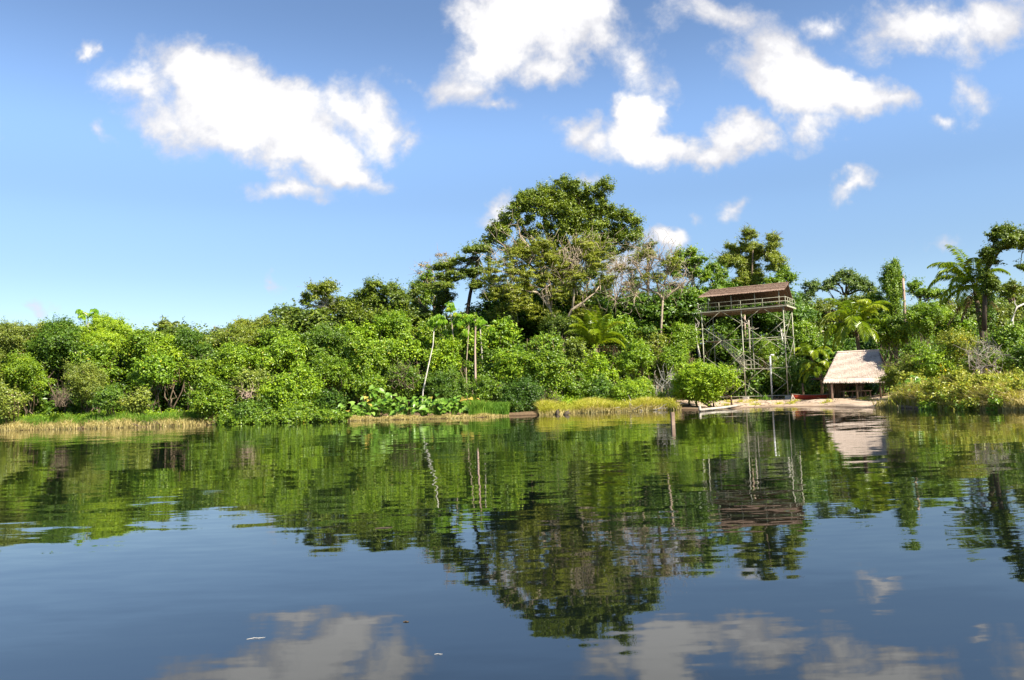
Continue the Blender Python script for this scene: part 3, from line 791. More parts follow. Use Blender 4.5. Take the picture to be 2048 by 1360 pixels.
for (px, py, rx, ry, Y, mt, lf, hue, lab, fl) in RIGHT:
    shrub('shrub', lab, px, py, rx, ry, Y, mt, G3, lf, hue=hue, nl=8, flowers=fl, bare=(60 if 'brownish thin' in lab else 14))

# ------------------------------------------------------------------ umbrella-leaved trees, slender pole, broad-leaved plants
cecropia('umbrella_tree', 'small umbrella leaved sprout poking above the left skyline', 84, [(176,650),(176,632)], [(165,624,14,5),(184,622,12,5),(192,630,6,2)], .08)
cecropia('umbrella_tree', 'umbrella leaved tree with leaning white trunk among left shrubs', 74.5, [(843,815),(846,782),(856,735),(866,690),(868,660)], [(866,640,13,8),(878,634,13,8),(862,648,8,4)], .085)
cecropia('umbrella_tree', 'tallest umbrella leaved tree right of the leaning white trunk', 82, [(908,740),(908,690),(903,640),(901,620)], [(900,610,12,8),(912,632,13,7),(918,646,11,6)], .09, 'tan')
cecropia('umbrella_tree', 'umbrella leaved tree just left of the slender upright pole', 82, [(932,740),(936,680),(938,650)], [(936,632,11,8),(945,634,10,5),(931,662,9,5)], .08, 'tan')
cecropia('umbrella_tree', 'umbrella leaved tree just right of the slender upright pole', 83, [(966,740),(962,680),(960,650)], [(960,640,13,8),(980,652,9,4)], .11, 'pale')
rng = RNG(); mb = MB()
pts = [at(x, y, 73.2) for x, y in [(953,812),(951,760),(950,700),(951,650),(949,625)]]; pts[0].z = gz(pts[0].x, 73.2)-.3
tube(mb, pts, [.12, .105, .09, .07, .04], 7)
root = empty('slender_tree', pts[0], 'slender upright bare pole like tree rising from the grass', 'tree')
mb.build('trunk', BARK['pink'], root, pts[0], smooth=True)
mb = MB(); crown(mb, rng, [(np.array(at(951, 640, 73.2)), np.array((.25, .25, .7)))], .2, .4, 1.5, .3)
mb.build('crown', LM['bright'], root, pts[0])

BL = [(692,70.6,15,1.6,1.2,.62,'broad leaved plant at the left end of its row beside the dark gap'),
 (722,71.2,16,2.0,1.3,.66,'broad leaved plant with upright green leaves second from the left'),
 (752,72.0,18,3.0,1.5,.70,'tallest broad leaved plant with a reddish dead leaf at its foot'),
 (785,72.0,18,2.5,1.5,.72,'broad leaved plant with pale worn leaves left of the white trunk'),
 (815,70.8,16,1.9,1.4,.66,'broad leaved plant just left of the leaning white trunk'),
 (848,70.0,18,2.2,1.5,.72,'broad leaved plant right at the foot of the leaning white trunk'),
 (878,69.2,18,2.1,1.5,.72,'broad leaved plant with big bright leaves midway to the pole'),
 (905,69.2,18,2.0,1.4,.70,'broad leaved plant with yellow lower leaves near the water'),
 (932,69.5,16,2.0,1.3,.66,'broad leaved plant just left of the slender pole'),
 (330,75.6,12,1.1,1.1,.5,'small broad leaved plant in the grass below the black hollow'),
 (360,75.4,12,1.0,1.1,.5,'second small broad leaved plant right of the first below the hollow'),
 (295,75.8,9,1.0,1.0,.5,'leftmost small broad leaved plant below the black hollow'),
 (1850,54.5,12,1.6,1.2,.5,'broad leaved plant on the right bank below the yellow blossom'),
 (1815,56.5,10,1.3,1.0,.45,'broad leaved plant at the left end of the right bank reeds'),
 (2030,49.5,14,1.2,1.1,.45,'dark broad leaved plant in the reeds at the right edge')]
for (px, Y, n, h, spr, sz, lab) in BL:
    broadleaf('broad_leaved_plant', lab, px, Y, n*2, h, spr, sz, 'broad-leaved waterside plants')

# ------------------------------------------------------------------ grasses
X0 = SH[0].x
field('grass', 'grass', 'fresh green grass on top of the left bank', X0-20, -26.5, .8, 4.8, 26000, .5, 1.3, .035)
field('grass', 'straw', 'dry straw grass drooping to the water at far left', X0-20, -26, -.3, 2.6, 16000, .25, .95, .032, 1.0, .9, .85)
field('grass', 'grass', 'bright green grass at the foot of the slender pole', -3.9, -.5, .4, 3.0, 9000, .5, 1.25, .035)
field('grass', 'straw', 'low dry grass edging the water below the broad leaved plants', -15, -.5, -.1, .7, 6000, .12, .38, .03, .9, .8)
field('grass', 'gold', 'yellow green grass strip along the middle shore', 2.2, 14.5, .1, 5.0, 34000, .25, 1.1, .035, .6, .7, .85)
field('grass', 'straw', 'dry yellow grass at the edge of the middle shore', 2.2, 14.8, -.3, 2.4, 9000, .2, .75, .03, 1.0, .9, .8)
field('reeds', 'gold', 'tall yellow green reeds covering the right bank', 22, 50, .5, 9.0, 70000, .3, .85, .035, .8, .8, ratio=.482)
field('reeds', 'straw', 'straw coloured reeds drooping into the water on the right bank', 22, 48, -.7, 4.5, 46000, .35, .85, .03, 1.0, .9, ratio=.468)
field('grass', 'straw', 'pale dry grass beside the hut on the right bank', 26, 40, .6, 8, 9000, .3, .8, .03, .9, .8, ratio=.462)
field('grass', 'grass', 'green grass under the trees behind the sandy landing', 16, 26.5, 22, 32, 7000, .4, 1.0, .04)

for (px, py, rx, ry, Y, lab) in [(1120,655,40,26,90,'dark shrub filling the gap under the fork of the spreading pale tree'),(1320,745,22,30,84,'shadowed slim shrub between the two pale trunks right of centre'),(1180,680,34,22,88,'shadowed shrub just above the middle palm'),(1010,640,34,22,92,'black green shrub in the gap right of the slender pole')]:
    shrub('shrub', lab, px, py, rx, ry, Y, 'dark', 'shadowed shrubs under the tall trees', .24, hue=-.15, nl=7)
def cover_mass(name, label, spots, mat, leaf, cover=2.6, aspect=.5, hue=0.0, clump=.45):
    rng = RNG(); lobes = []
    for (px, Y, r, h) in spots:
        x = at(px, 780, Y).x; lobes.append((np.array([x, Y, gz(x, Y)+h*.35]), np.array([r, r*.9, h])))
    mb = MB(); crown(mb, rng, lobes, leaf, aspect, cover, clump, .8, .4, hue)
    o = mb.build(name, LM[mat]); tag(o, label, 'undergrowth', kind='stuff')
_r = np.random.default_rng(77)
def spots(px0, px1, s0, s1, n, r0, r1, h0, h1):
    out_ = []
    for i in range(n):
        px = px0+(px1-px0)*(i+_r.random())/n; X = at(px, 818, 68.0 if px < 1750 else 54.0).x; Y = float(shore(X))+_r.uniform(s0, s1)
        out_.append((px, Y, _r.uniform(r0, r1), _r.uniform(h0, h1)))
    return out_
def reed_clumps(label, n, mat, seed, s0, s1, hmin, hmax):
    rg = np.random.default_rng(seed); X = []; Y = []; H = []
    for i in range(n):
        px = rg.uniform(1795, 2140); x0 = at(px, 818, 54.0).x; y0 = float(shore(x0))+rg.uniform(s0, s1); k = 120; hh = rg.uniform(hmin, hmax)
        if x0/y0 < .486: continue
        r = rg.uniform(.2, .6); X += list(x0+rg.normal(0, r, k)); Y += list(y0+rg.normal(0, r, k)); H += list(hh*rg.uniform(.5, 1.1, k))
    X = np.array(X); Y = np.array(Y); H = np.array(H)
    mb = MB(); blades(mb, rg, X, Y, H, .04*rg.uniform(.6, 1.3, len(X)), .75, .8); o = mb.build('reeds', LM[mat]); tag(o, label, 'reeds', kind='stuff')
reed_clumps('arching yellow green reed clumps rising above the right bank', 100, 'gold', 31, 1.0, 8.5, .6, 1.3)
reed_clumps('pale dry reed clumps leaning among the green ones on the right bank', 170, 'straw', 32, -.3, 8.5, .5, 1.25)
cover_mass('undergrowth', 'leafy yellow green creepers covering the slope of the right bank', spots(1800, 2120, 3.5, 9.0, 44, .4, .9, .4, .9), 'yellow', .17, 2.2)
cover_mass('undergrowth', 'fresh green leafy patches among the right bank reeds', spots(1790, 2120, 1.6, 7.5, 14, .3, .7, .3, .7), 'lime', .20, 2.0)
cover_mass('undergrowth', 'low leafy branches trailing to the water below the left shrubs', spots(440, 690, -.1, 1.0, 26, .6, 1.1, .35, .7), 'green', .19, 2.4, hue=-.05)
cover_mass('undergrowth', 'low green herbs behind the left bank grass', spots(-40, 420, 3.5, 6.0, 50, .6, 1.2, .4, .8), 'bright', .18)
cover_mass('undergrowth', 'low green herbs behind the middle shore grass', spots(1100, 1330, 3.6, 6.0, 26, .6, 1.1, .5, 1.0), 'bright', .18)

# ------------------------------------------------------------------ tall trees behind
G4 = 'trees of the forest edge'
tree('tree', 'small olive domed tree far off on the left skyline', 112, [(325,660,24,16),(350,655,26,18),(372,662,18,14)], 'olive', [(345,700),(345,672)], G4, sub=3, leaf=.3)
tree('tree', 'bare pinkish crowned tree behind the left thicket', 112, [(432,664,26,14)], 'pinkish', [(435,700),(435,676)], G4, bark='pink', cover=.7, sub=3, twig=2.0)
tree('tree', 'low blue green tree on the skyline right of the bare pinkish crown', 115, [(480,650,26,12),(455,660,20,12)], 'far', [(478,700),(478,664)], G4, sub=3, leaf=.3)
tree('tree', 'broad flat topped olive tree above the left thicket', 100, [(500,655,36,20),(545,648,40,20),(590,655,40,22),(540,668,60,18),(600,675,40,18)], 'feather', [(560,720),(555,675)], G4, bark='pale', sub=4, leaf=.2, flat=.4)
tree('tree', 'small dark tree peeping over the broad olive one', 120, [(560,628,26,14),(590,624,22,14),(530,632,8,8)], 'far', [(575,680),(572,640)], G4, sub=3, leaf=.3)
tree('tree', 'airy olive tree with open crown left of the dark rounded tree', 100, [(610,600,22,14),(635,585,26,20),(660,580,24,18),(650,610,38,24),(600,630,34,24),(680,610,24,20),(660,645,50,30)], 'olive', [(650,720),(652,650),(650,610)], G4, bark='pale', sub=4, leaf=.24, cover=2.6, twig=.25)
tree('tree', 'large dark rounded tree left of the slim cone shaped one', 98, [(745,578,34,20),(775,590,34,24),(720,600,34,26),(800,605,28,20),(755,620,52,34),(720,650,40,30),(780,655,38,26),(700,625,24,24)], 'dark', [(755,720),(756,660),(755,615)], G4, sub=5, leaf=.28, hue=.05, clump=1.2)
tree('tree', 'slim cone shaped tree with bare pale top twigs', 104, [(850,552,14,14),(842,572,22,18),(855,590,26,24),(838,610,26,24)], 'green', [(848,680),(848,600)], G4, sub=4, leaf=.22, cover=3.2)
tree('tree', 'bare topped pale tree just behind the cone shaped one', 108, [(852,545,24,14),(895,525,26,16),(870,560,30,20)], 'pinkish', [(870,680),(868,590)], G4, bark='pink', cover=.45, sub=3, twig=1.3)
tree('tree', 'layered feathery tree with flat leaf tiers left of the tallest tree', 96, [(890,535,28,8),(925,520,26,8),(950,505,26,8),(905,555,32,9),(945,545,26,8),(965,500,18,8),(975,562,26,8),(880,575,26,9),(985,590,24,8),(955,575,18,7)], 'dark', [(928,700),(932,640),(940,590),(950,545),(957,515)], G4, bark='dark', leaf=.2, flat=.35, cover=3.6, r0=.28, hue=.15)
tree('tree', 'dense shadowy tree below the layered feathery one', 100, [(880,600,36,26),(820,625,36,28),(860,640,44,28),(905,640,30,26),(830,590,22,22)], 'dark', [(865,720),(866,650)], G4, sub=4, leaf=.27)
tree('tree', 'shadowy dense tree left of the fork of the spreading pale tree', 99, [(1015,600,34,26),(1050,620,36,28),(1000,640,24,22),(1080,600,30,26),(1045,585,26,18)], 'dark', [(1040,720),(1040,650)], G4, sub=4, leaf=.27, hue=-.05)
tree('tree', 'shadowy dense tree right of the fork of the spreading pale tree', 100, [(1150,600,36,26),(1190,610,36,28),(1210,580,26,22),(1130,570,28,22),(1225,625,28,22),(1175,560,30,24)], 'dark', [(1180,720),(1180,640)], G4, sub=4, leaf=.27, hue=-.05, vines=30)
tree('tree', 'dark vine hung tree behind the tall straight pale trunk', 100, [(1275,605,30,26),(1300,630,34,30),(1340,620,32,28),(1270,570,18,16),(1350,580,22,20)], 'dark', [(1305,720),(1305,650)], G4, sub=4, leaf=.27, hue=0, vines=30)
# the tallest tree
BIG = [(1128,364,15),(1142,376,16),(1148,392,20),(1098,384,20),(1080,398,18),(1120,402,24),(1178,384,14),(1168,402,18),(1210,376,15),(1206,392,14),(1200,412,12),
 (1055,396,18),(1042,408,16),(1032,424,16),(1062,418,20),(1100,425,26),(1140,430,26),(1180,425,22),(1215,432,22),(1245,438,18),(1266,448,14),(1276,462,12),(1018,442,18),(1000,456,17),
 (984,468,14),(974,480,10),(1005,474,16),(1090,452,16),(1130,462,24),(1165,455,24),(1200,458,24),(1240,464,22),(1262,480,16),(1220,482,18),(1180,485,20),(1250,500,12),(1225,505,12),(976,500,8),(978,520,7),
 (1120,490,18),(1100,475,12),(1150,500,20),(1060,470,18),(1040,490,16),(1085,500,18),(1015,505,14),(1200,490,20),(1130,520,22),(1180,520,20),(1060,440,12),(1040,446,10)]
def big_extra(mb, rng):
    for x, y, x2, y2, r in [(1140,560,1095,470,.5),(1140,560,1150,455,.6),(1140,540,1200,450,.45),(1130,580,1040,445,.4),(1150,560,1250,470,.35),(1095,470,1085,420,.3),(1150,455,1130,400,.35),(1200,450,1208,395,.25),(1060,520,985,480,.28),(980,560,976,490,.15)]:
        limb(mb, rng, at(x, y, 106), at(x2, y2, 105.5), r, r*.45, 5, .03)
tree('tall_tree', 'tallest tree of the forest with many rounded vine hung leaf masses', 106, BIG, 'dark', [(1135,760),(1138,680),(1140,610),(1140,560)], None, bark='dark', leaf=.28, cover=4.2, clump=.95, r0=.8, hue=.24, extra=big_extra, vines=90, jit=1.8, flat=.7)
def pale_extra(mb, rng):
    Y = 91
    for pl, r in [([(1120,660),(1098,614),(1082,592),(1055,565),(1030,535),(1012,500)],.24),([(1098,614),(1090,570),(1078,530),(1055,490),(1040,470)],.2),
                  ([(1102,615),(1104,580),(1098,560),(1086,520),(1080,490)],.18),([(1075,585),(1045,580),(1005,592)],.14),([(1055,565),(1030,555),(1010,540),(990,520)],.12),
                  ([(1122,660),(1145,618),(1165,605),(1190,585),(1200,570)],.2),([(1145,618),(1150,560),(1146,520),(1160,490)],.16),([(1148,540),(1130,525),(1125,500)],.09),([(1150,560),(1180,530),(1200,500)],.1),
                  ([(1104,590),(1118,575),(1130,550)],.09),([(1040,548),(1032,520),(1035,490)],.09),([(1030,555),(1012,570),(985,570)],.07)]:
        P = [at(x, y, Y+rng.uniform(-.6, .6)) for x, y in pl]
        tube(mb, P, list(np.linspace(r, r*.25, len(P))), 7)
        for q in range(9):
            k = rng.integers(1, len(P)); e = np.array(P[k])+norm(rng.normal(size=3)+np.array([0, -.4, .8]))*rng.uniform(1.2, 3.4)
            PP = limb(mb, rng, P[k], e, r*.25+.02, .012, 3, .12, sides=4)
            for z in range(2): limb(mb, rng, PP[2], e+rng.normal(size=3)*.9, .03, .01, 2, .1, sides=3)
    for q in range(40):   # hanging aerial roots
        a = at(rng.uniform(1125, 1180), rng.uniform(490, 520), Y-.5); ln = rng.uniform(1.5, 5.5)
        tube(mb, [a, a+Vector((rng.normal()*.3, 0, -ln*.5)), a+Vector((rng.normal()*.3, 0, -ln))], .035, 3, False)
tree('pale_tree', 'wide spreading tree with pale forked limbs before the tallest tree', 91, [(1040,515,34,22),(1005,545,34,22),(1072,500,34,20),(1110,520,34,22),(1170,492,36,18),(1195,525,30,20),(1150,560,26,16),(1010,590,38,20),(1060,560,34,22),(1100,560,30,20),(1165,600,34,18),(1120,592,24,14),(1040,610,30,14),(1215,560,20,14),(1130,540,26,14),(1090,525,22,12),(1180,630,30,14),(1085,630,30,14),(1010,625,28,12)],
     'feather', [(1128,770),(1126,700),(1120,660)], None, bark='tan', leaf=.17, aspect=.45, cover=2.1, clump=.7, r0=.26, flat=.35, sub=0, extra=pale_extra, limbs=False, front=.1, jit=1.3, ldy=.7)
def bare_extra(mb, rng):
    Y = 88
    for pl, r in [([(1326,600),(1318,588),(1300,580),(1288,560),(1275,535),(1258,515)],.17),([(1288,560),(1298,540),(1320,520)],.1),([(1326,600),(1340,588),(1360,572),(1372,560)],.12),
                  ([(1326,600),(1328,570),(1335,540),(1345,510)],.12),([(1300,580),(1278,575),(1262,560)],.08),([(1275,535),(1262,545),(1240,540)],.07),([(1320,588),(1310,550),(1295,520),(1285,500)],.1),([(1285,565),(1270,590),(1230,600)],.06)]:
        P = [at(x, y, Y+rng.uniform(-.6, .6)) for x, y in pl]
        tube(mb, P, list(np.linspace(r, r*.3, len(P))), 6)
        for q in range(22):
            k = rng.integers(1, len(P)); e = np.array(P[k])+norm(rng.normal(size=3)+np.array([0, 0, .8]))*rng.uniform(.8, 2.6)
            PP = limb(mb, rng, P[k], e, .045, .012, 3, .14, sides=4)
            for z in range(3): limb(mb, rng, PP[rng.integers(1, 4)], e+rng.normal(size=3)*.7, .018, .006, 2, .15, sides=3)
tree('pale_tree', 'nearly bare pale branching tree on a tall straight trunk', 88, [(1290,520,42,22),(1335,530,34,24),(1258,535,26,18),(1310,560,36,18)], 'feather', [(1322,770),(1323,720),(1322,660),(1326,600)], None, bark='tan', leaf=.17, cover=1.0, clump=.5, r0=.17, extra=bare_extra, limbs=False, ldy=1.0, sub=3, twig=.5)
tree('pale_tree', 'straw coloured bare twigs crown in the sky gap', 96, [(1225,545,28,18),(1245,575,32,18),(1210,590,22,18)], 'pinkish', [(1235,720),(1235,600)], None, bark='pink', leaf=.15, cover=.9, clump=.6, r0=.14, sub=3, twig=.9)
tree('tree', 'dense bright tree right of the nearly bare pale one', 96, [(1372,505,24,18),(1350,520,22,18),(1395,520,22,18),(1375,535,36,20),(1345,545,20,16),(1400,555,26,20),(1385,590,36,30),(1355,620,34,28)], 'green', [(1397,720),(1395,660),(1390,590),(1385,555)], G4, bark='pale', sub=4, leaf=.26, cover=3.6, hue=.04, clump=1.0)
tree('tree', 'small dark round topped tree behind the nearly bare one', 110, [(1294,492,15,12),(1300,505,18,12)], 'dark', [(1296,640),(1296,515)], G4, sub=3)
tree('tree', 'airy tall tree with thin drooping sprays behind the tower roof', 99, [(1495,475,18,14),(1482,498,26,20),(1515,500,26,22),(1535,488,16,18),(1548,510,16,20),(1470,522,30,18),(1508,530,34,24),(1540,535,24,20),(1495,560,44,24),(1450,515,14,14)], 'olive', [(1500,720),(1500,640),(1503,570),(1506,500)], G4, bark='brown', limbs=False, sub=5, leaf=.22, aspect=.38, cover=5.0, clump=.8, hue=.25, up=.3, twig=.15, r0=.16)
tree('tree', 'leafy dark tree just behind the right end of the tower roof', 97, [(1560,545,22,16),(1575,560,16,16),(1545,565,24,16)], 'green', [(1560,720),(1560,600),(1558,575)], G4, sub=4, leaf=.24)
tree('tree', 'leafy tree just behind the left end of the tower roof', 98, [(1430,560,28,24),(1440,590,30,28),(1420,545,18,16)], 'green', [(1432,720),(1432,640),(1430,590)], G4, bark='brown', sub=4, leaf=.22)
tree('tree', 'shaded leafy tree framing the left side of the tower', 100, [(1420,620,30,30),(1390,660,34,34),(1450,640,36,34),(1500,650,40,36),(1545,650,34,36),(1480,700,50,34)], 'deep', [(1450,760),(1450,690)], G4, sub=3, leaf=.28, hue=0)
for i, (x1, y1, x2, y2, Yt, r, bk, lab) in enumerate([(1392,655,1396,722,93,.16,'white','straight pale trunk left of the tower'),(1489,620,1492,740,94,.15,'pink','pinkish trunk seen behind the middle tower legs'),
        (1562,660,1558,715,92,.13,'white','leaning whitish trunk behind the right tower legs'),(1497,640,1500,730,92,.13,'pale','slender trunk wrapped in vines behind the tower'),(1318,690,1316,790,86,.13,'pink','crooked pinkish trunk beside the tall pale one'),
        (1010,600,1012,650,101,.14,'dark','thin grey trunk at the left of the black gap'),(1196,610,1197,660,98,.13,'pink','reddish trunk below the spreading pale tree')]):
    rng = RNG(); a = at(x2, y2, Yt); a.z = gz(a.x, Yt)-.1; b = at(x1, y1, Yt)
    root = empty('tree', a, lab, 'tree', 'slender trunks among the undergrowth')
    mb = MB(); limb(mb, rng, a, b, r, r*.7, 5, .02)
    for q in range(5): limb(mb, rng, np.array(b)-np.array([0, 0, rng.uniform(0, 1.5)]), np.array(b)+norm(rng.normal(size=3)+np.array([0, 0, .8]))*rng.uniform(1, 2), r*.4, .02, 3, .1, sides=4)
    mb.build('trunk', BARK[bk], root, a, smooth=True)
    mb = MB(); crown(mb, rng, [(np.array(b)+np.array([rng.normal()*.4, .5, 1.2]), np.array([1.3, 1, .9]))], .24, .5, 2.0, .6); mb.build('crown', LM['deep'], root, a)
# right hand distance
tree('tree', 'airy blue green tree right of the tower roof', 112, [(1612,582,22,16),(1598,600,20,18),(1630,570,14,12)], 'far', [(1612,660),(1612,600)], G4, sub=3, leaf=.26, cover=2.6)
tree('tree', 'round open blue green tree between the tower and the vine column', 112, [(1690,548,22,12),(1712,556,18,12),(1672,565,22,14),(1650,575,20,14),(1700,575,30,18),(1735,580,20,14)], 'far', [(1690,680),(1692,590)], G4, sub=4, leaf=.28, cover=3.0, hue=.1)
tree('tree', 'pale green wood crown below the round open tree', 106, [(1640,615,40,24),(1690,610,40,24),(1740,600,30,20)], 'olive', [(1680,700),(1680,630)], G4, sub=4)
tree('tree', 'bright green tree crown just right of the vine covered column', 102, [(1825,572,24,16),(1848,582,24,16),(1870,592,24,14)], 'green', [(1840,680),(1840,600)], G4, sub=3, hue=.1)
tree('tree', 'brownish twiggy crown left of the far palm', 98, [(1890,610,34,18),(1860,620,30,18)], 'olive', [(1885,690),(1885,630)], G4, sub=3, bark='pink', twig=.6, cover=1.8)
tree('tree', 'low olive tree right of the far palm at the picture edge', 96, [(2010,580,30,16),(2045,585,30,20),(2030,610,40,24),(2090,590,40,30)], 'olive', [(2030,690),(2030,620)], G4, sub=4)
# vine column
tree('vine_covered_trunk', 'column of hanging vines standing above the right hand forest', 90, [(1790,532,8,10),(1783,545,13,14),(1778,565,13,20),(1792,560,13,20),(1783,590,14,20),(1795,590,12,22)], 'green', [(1790,680),(1790,600),(1791,545)], None, leaf=.22, aspect=.4, cover=5, clump=.5, up=.1, flat=1.4, hue=-.02, limbs=False, vines=70, r0=.25)
rng = RNG(); a = at(1807, 640, 89); a.z = gz(a.x, 89); b = at(1806, 557, 89)
root = empty('dead_tree', a, 'bare pink barked pole standing against the vine column', 'dead tree'); mb = MB(); limb(mb, rng, a, b, .2, .13, 5, .004); limb(mb, rng, b, b+Vector((.2, 0, .6)), .06, .02, 2)
mb.build('trunk', BARK['pink'], root, a, smooth=True)
# dark tree at the right edge, near its palm
def edge_extra(mb, rng):
    Y = 70
    for pl, r in [([(1968,660),(1970,590),(1972,545),(1985,500)],.22),([(1972,545),(2000,500),(2030,485),(2060,478)],.12),([(1985,500),(1990,470)],.1),([(2060,478),(2044,505),(2040,536)],.05)]:
        tube(mb, [at(x, y, Y) for x, y in pl], list(np.linspace(r, r*.4, len(pl))), 6)
tree('tree', 'dark tree reaching over the right edge above the far palm', 70, [(1990,462,29,14),(1978,480,23,14),(1995,485,31,16),(1972,505,18,16),(1968,525,16,19),(2030,470,31,16),(2055,480,34,19),(2035,492,29,12),(2040,538,18,9),(2010,497,21,11),(2075,500,34,19),(1962,545,16,22),(1975,575,18,22),(1985,520,13,16),(1966,512,16,14),(2000,465,26,14)], 'dark', [(1965,700),(1966,660)], None, bark='dark', leaf=.2, cover=5.5, clump=.6, hue=.05, extra=edge_extra, r0=.2, sub=3, limbs=False)
tree('vine_draped_tree', 'leafy vine draped trunk just right of the far palm', 72, [(1975,565,14,20),(1968,600,12,26),(1980,640,14,26)], 'deep', [(1972,700),(1972,640)], None, leaf=.22, cover=3, clump=.5, vines=20, r0=.16, limb_r=.2)
rng = RNG(); a = at(2024, 640, 64); b = at(2048, 605, 64); g0 = Vector((a.x, 64, gz(a.x, 64)))
root = empty('dead_tree', g0, 'white broken branch sticking up at the right edge', 'dead tree'); mb = MB(); tube(mb, [g0, a, at(2034, 614, 64), at(2060, 602, 64)], [.14, .1, .09, .05], 6); limb(mb, rng, at(2034, 614, 64), at(2030, 600, 64), .05, .02, 2)
mb.build('trunk', BARK['white'], root, g0, smooth=True)

# ------------------------------------------------------------------ palms
palm('palm_tree', 'bright palm with arching fronds behind the hut', 1712, 655, 79, 1714,
  [(180,70,1,1.0),(150,55,1,1.3),(200,50,1,1.5),(120,45,1,1.6),(235,55,1,1.2),(170,28,1,1.6),(140,20,1,1.5),(195,10,.9,1.3),(60,60,1,1.2),(20,65,1,1.1),(330,60,.95,1.2),(40,35,.95,1.6),(5,35,.9,1.6),(345,20,.85,1.5),(90,70,1,1.3),(100,30,.95,1.8),(160,0,.85,1.2),(280,70,1,1.0),(75,10,.8,1.2)], 4.8, .2)
palm('palm_tree', 'tall far palm in front of the dark tree on the right', 1950, 575, 74, 1958,
  [(180,78,1.05,1.0),(165,60,1.05,1.1),(190,45,1.05,1.3),(150,40,1,1.5),(205,62,1.05,1.0),(120,65,1,1.2),(175,20,.95,1.4),(145,15,.9,1.5),(60,75,1,1.0),(20,60,.8,1.3),(330,45,.7,1.6),(90,45,.95,1.7),(240,60,1,1.2),(190,5,.8,1.2),(110,15,.8,1.4)], 5.0, .24,
  dead=[(185,-38,.85,.4),(170,-50,.7,.4),(10,-35,.75,.5),(350,-50,.7,.4)], bark='brown')
palm('palm_tree', 'trunkless palm with upright fronds under the spreading pale tree', 1192, 695, 83, 1192,
  [(180,72,1,.8),(150,64,1,1.0),(205,58,1,1.0),(120,76,1,.8),(60,72,1,.9),(20,66,1,1.0),(340,55,1,1.3),(90,82,1,.7),(10,42,.95,1.6),(170,46,.9,1.2),(270,78,1,.8),(100,62,.9,1.3)], 4.6, .22,
  dead=[(5,30,.95,2.0)])
palm('palm_tree', 'small shaded palm with drooping fronds left of the hut', 1640, 745, 80, 1640,
  [(180,55,1,1.7),(150,60,1,1.6),(120,45,1,1.8),(200,35,1,1.8),(30,60,.9,1.7),(60,45,.9,1.9),(90,65,1,1.7),(345,50,.8,1.8),(230,65,1,1.5),(165,25,.9,1.6)], 2.9, .14)
palm('palm_tree', 'drooping young palm between the tower and the small shaded palm', 1622, 715, 86, 1622,
  [(180,60,1,1.7),(140,60,1,1.7),(100,50,1,1.9),(20,60,1,1.6),(60,50,1,1.8),(200,40,1,1.8),(340,50,1,1.7),(260,70,1,1.5)], 3.2, .14)

# ------------------------------------------------------------------ lookout tower
METAL = plainmat('painted pole', (.27, .26, .18), (.46, .43, .31), 2.0, .6, .3, (1, 1, .4))
RUSTY = plainmat('weathered steel', (.22, .18, .13), (.42, .36, .28), 2.5, .7, .3)
PLANK = plainmat('weathered planks', (.16, .11, .075), (.34, .26, .19), 2.0, .85, .1, (.4, 5, 5))
CONC = plainmat('concrete', (.36, .33, .28), (.55, .51, .44), 3.0, .9, .1)
def thatchmat(name, c1, c2, c3):
    m, nt, out = newmat(name)
    g = nt.nodes.new('ShaderNodeAttribute'); g.attribute_name = 'tint'
    tc = nt.nodes.new('ShaderNodeTexCoord'); mp = nt.nodes.new('ShaderNodeMapping'); mp.inputs['Scale'].default_value = (.7, .7, 5)
    nt.links.new(tc.outputs['Object'], mp.inputs[0])
    no = nt.nodes.new('ShaderNodeTexNoise'); no.inputs['Scale'].default_value = 3.0; no.inputs['Detail'].default_value = 5
    nt.links.new(mp.outputs[0], no.inputs['Vector'])
    f = mth(nt, 'ADD', mth(nt, 'MULTIPLY', g.outputs['Fac'], .6), mth(nt, 'MULTIPLY', no.outputs['Fac'], .4))
    col = ramp(nt, f, [(.2, c1), (.5, c2), (.8, c3)])
    p = nt.nodes.new('ShaderNodeBsdfPrincipled'); p.inputs['Roughness'].default_value = .85; p.inputs['Specular IOR Level'].default_value = .12
    nt.links.new(col, p.inputs['Base Color']); nt.links.new(p.outputs[0], out.inputs[0])
    return m
TH_PALE = thatchmat('palm thatch pale', (.24, .18, .14), (.46, .37, .30), (.64, .53, .44))
TH_BROWN = thatchmat('palm thatch brown', (.12, .075, .05), (.26, .17, .12), (.40, .29, .22))

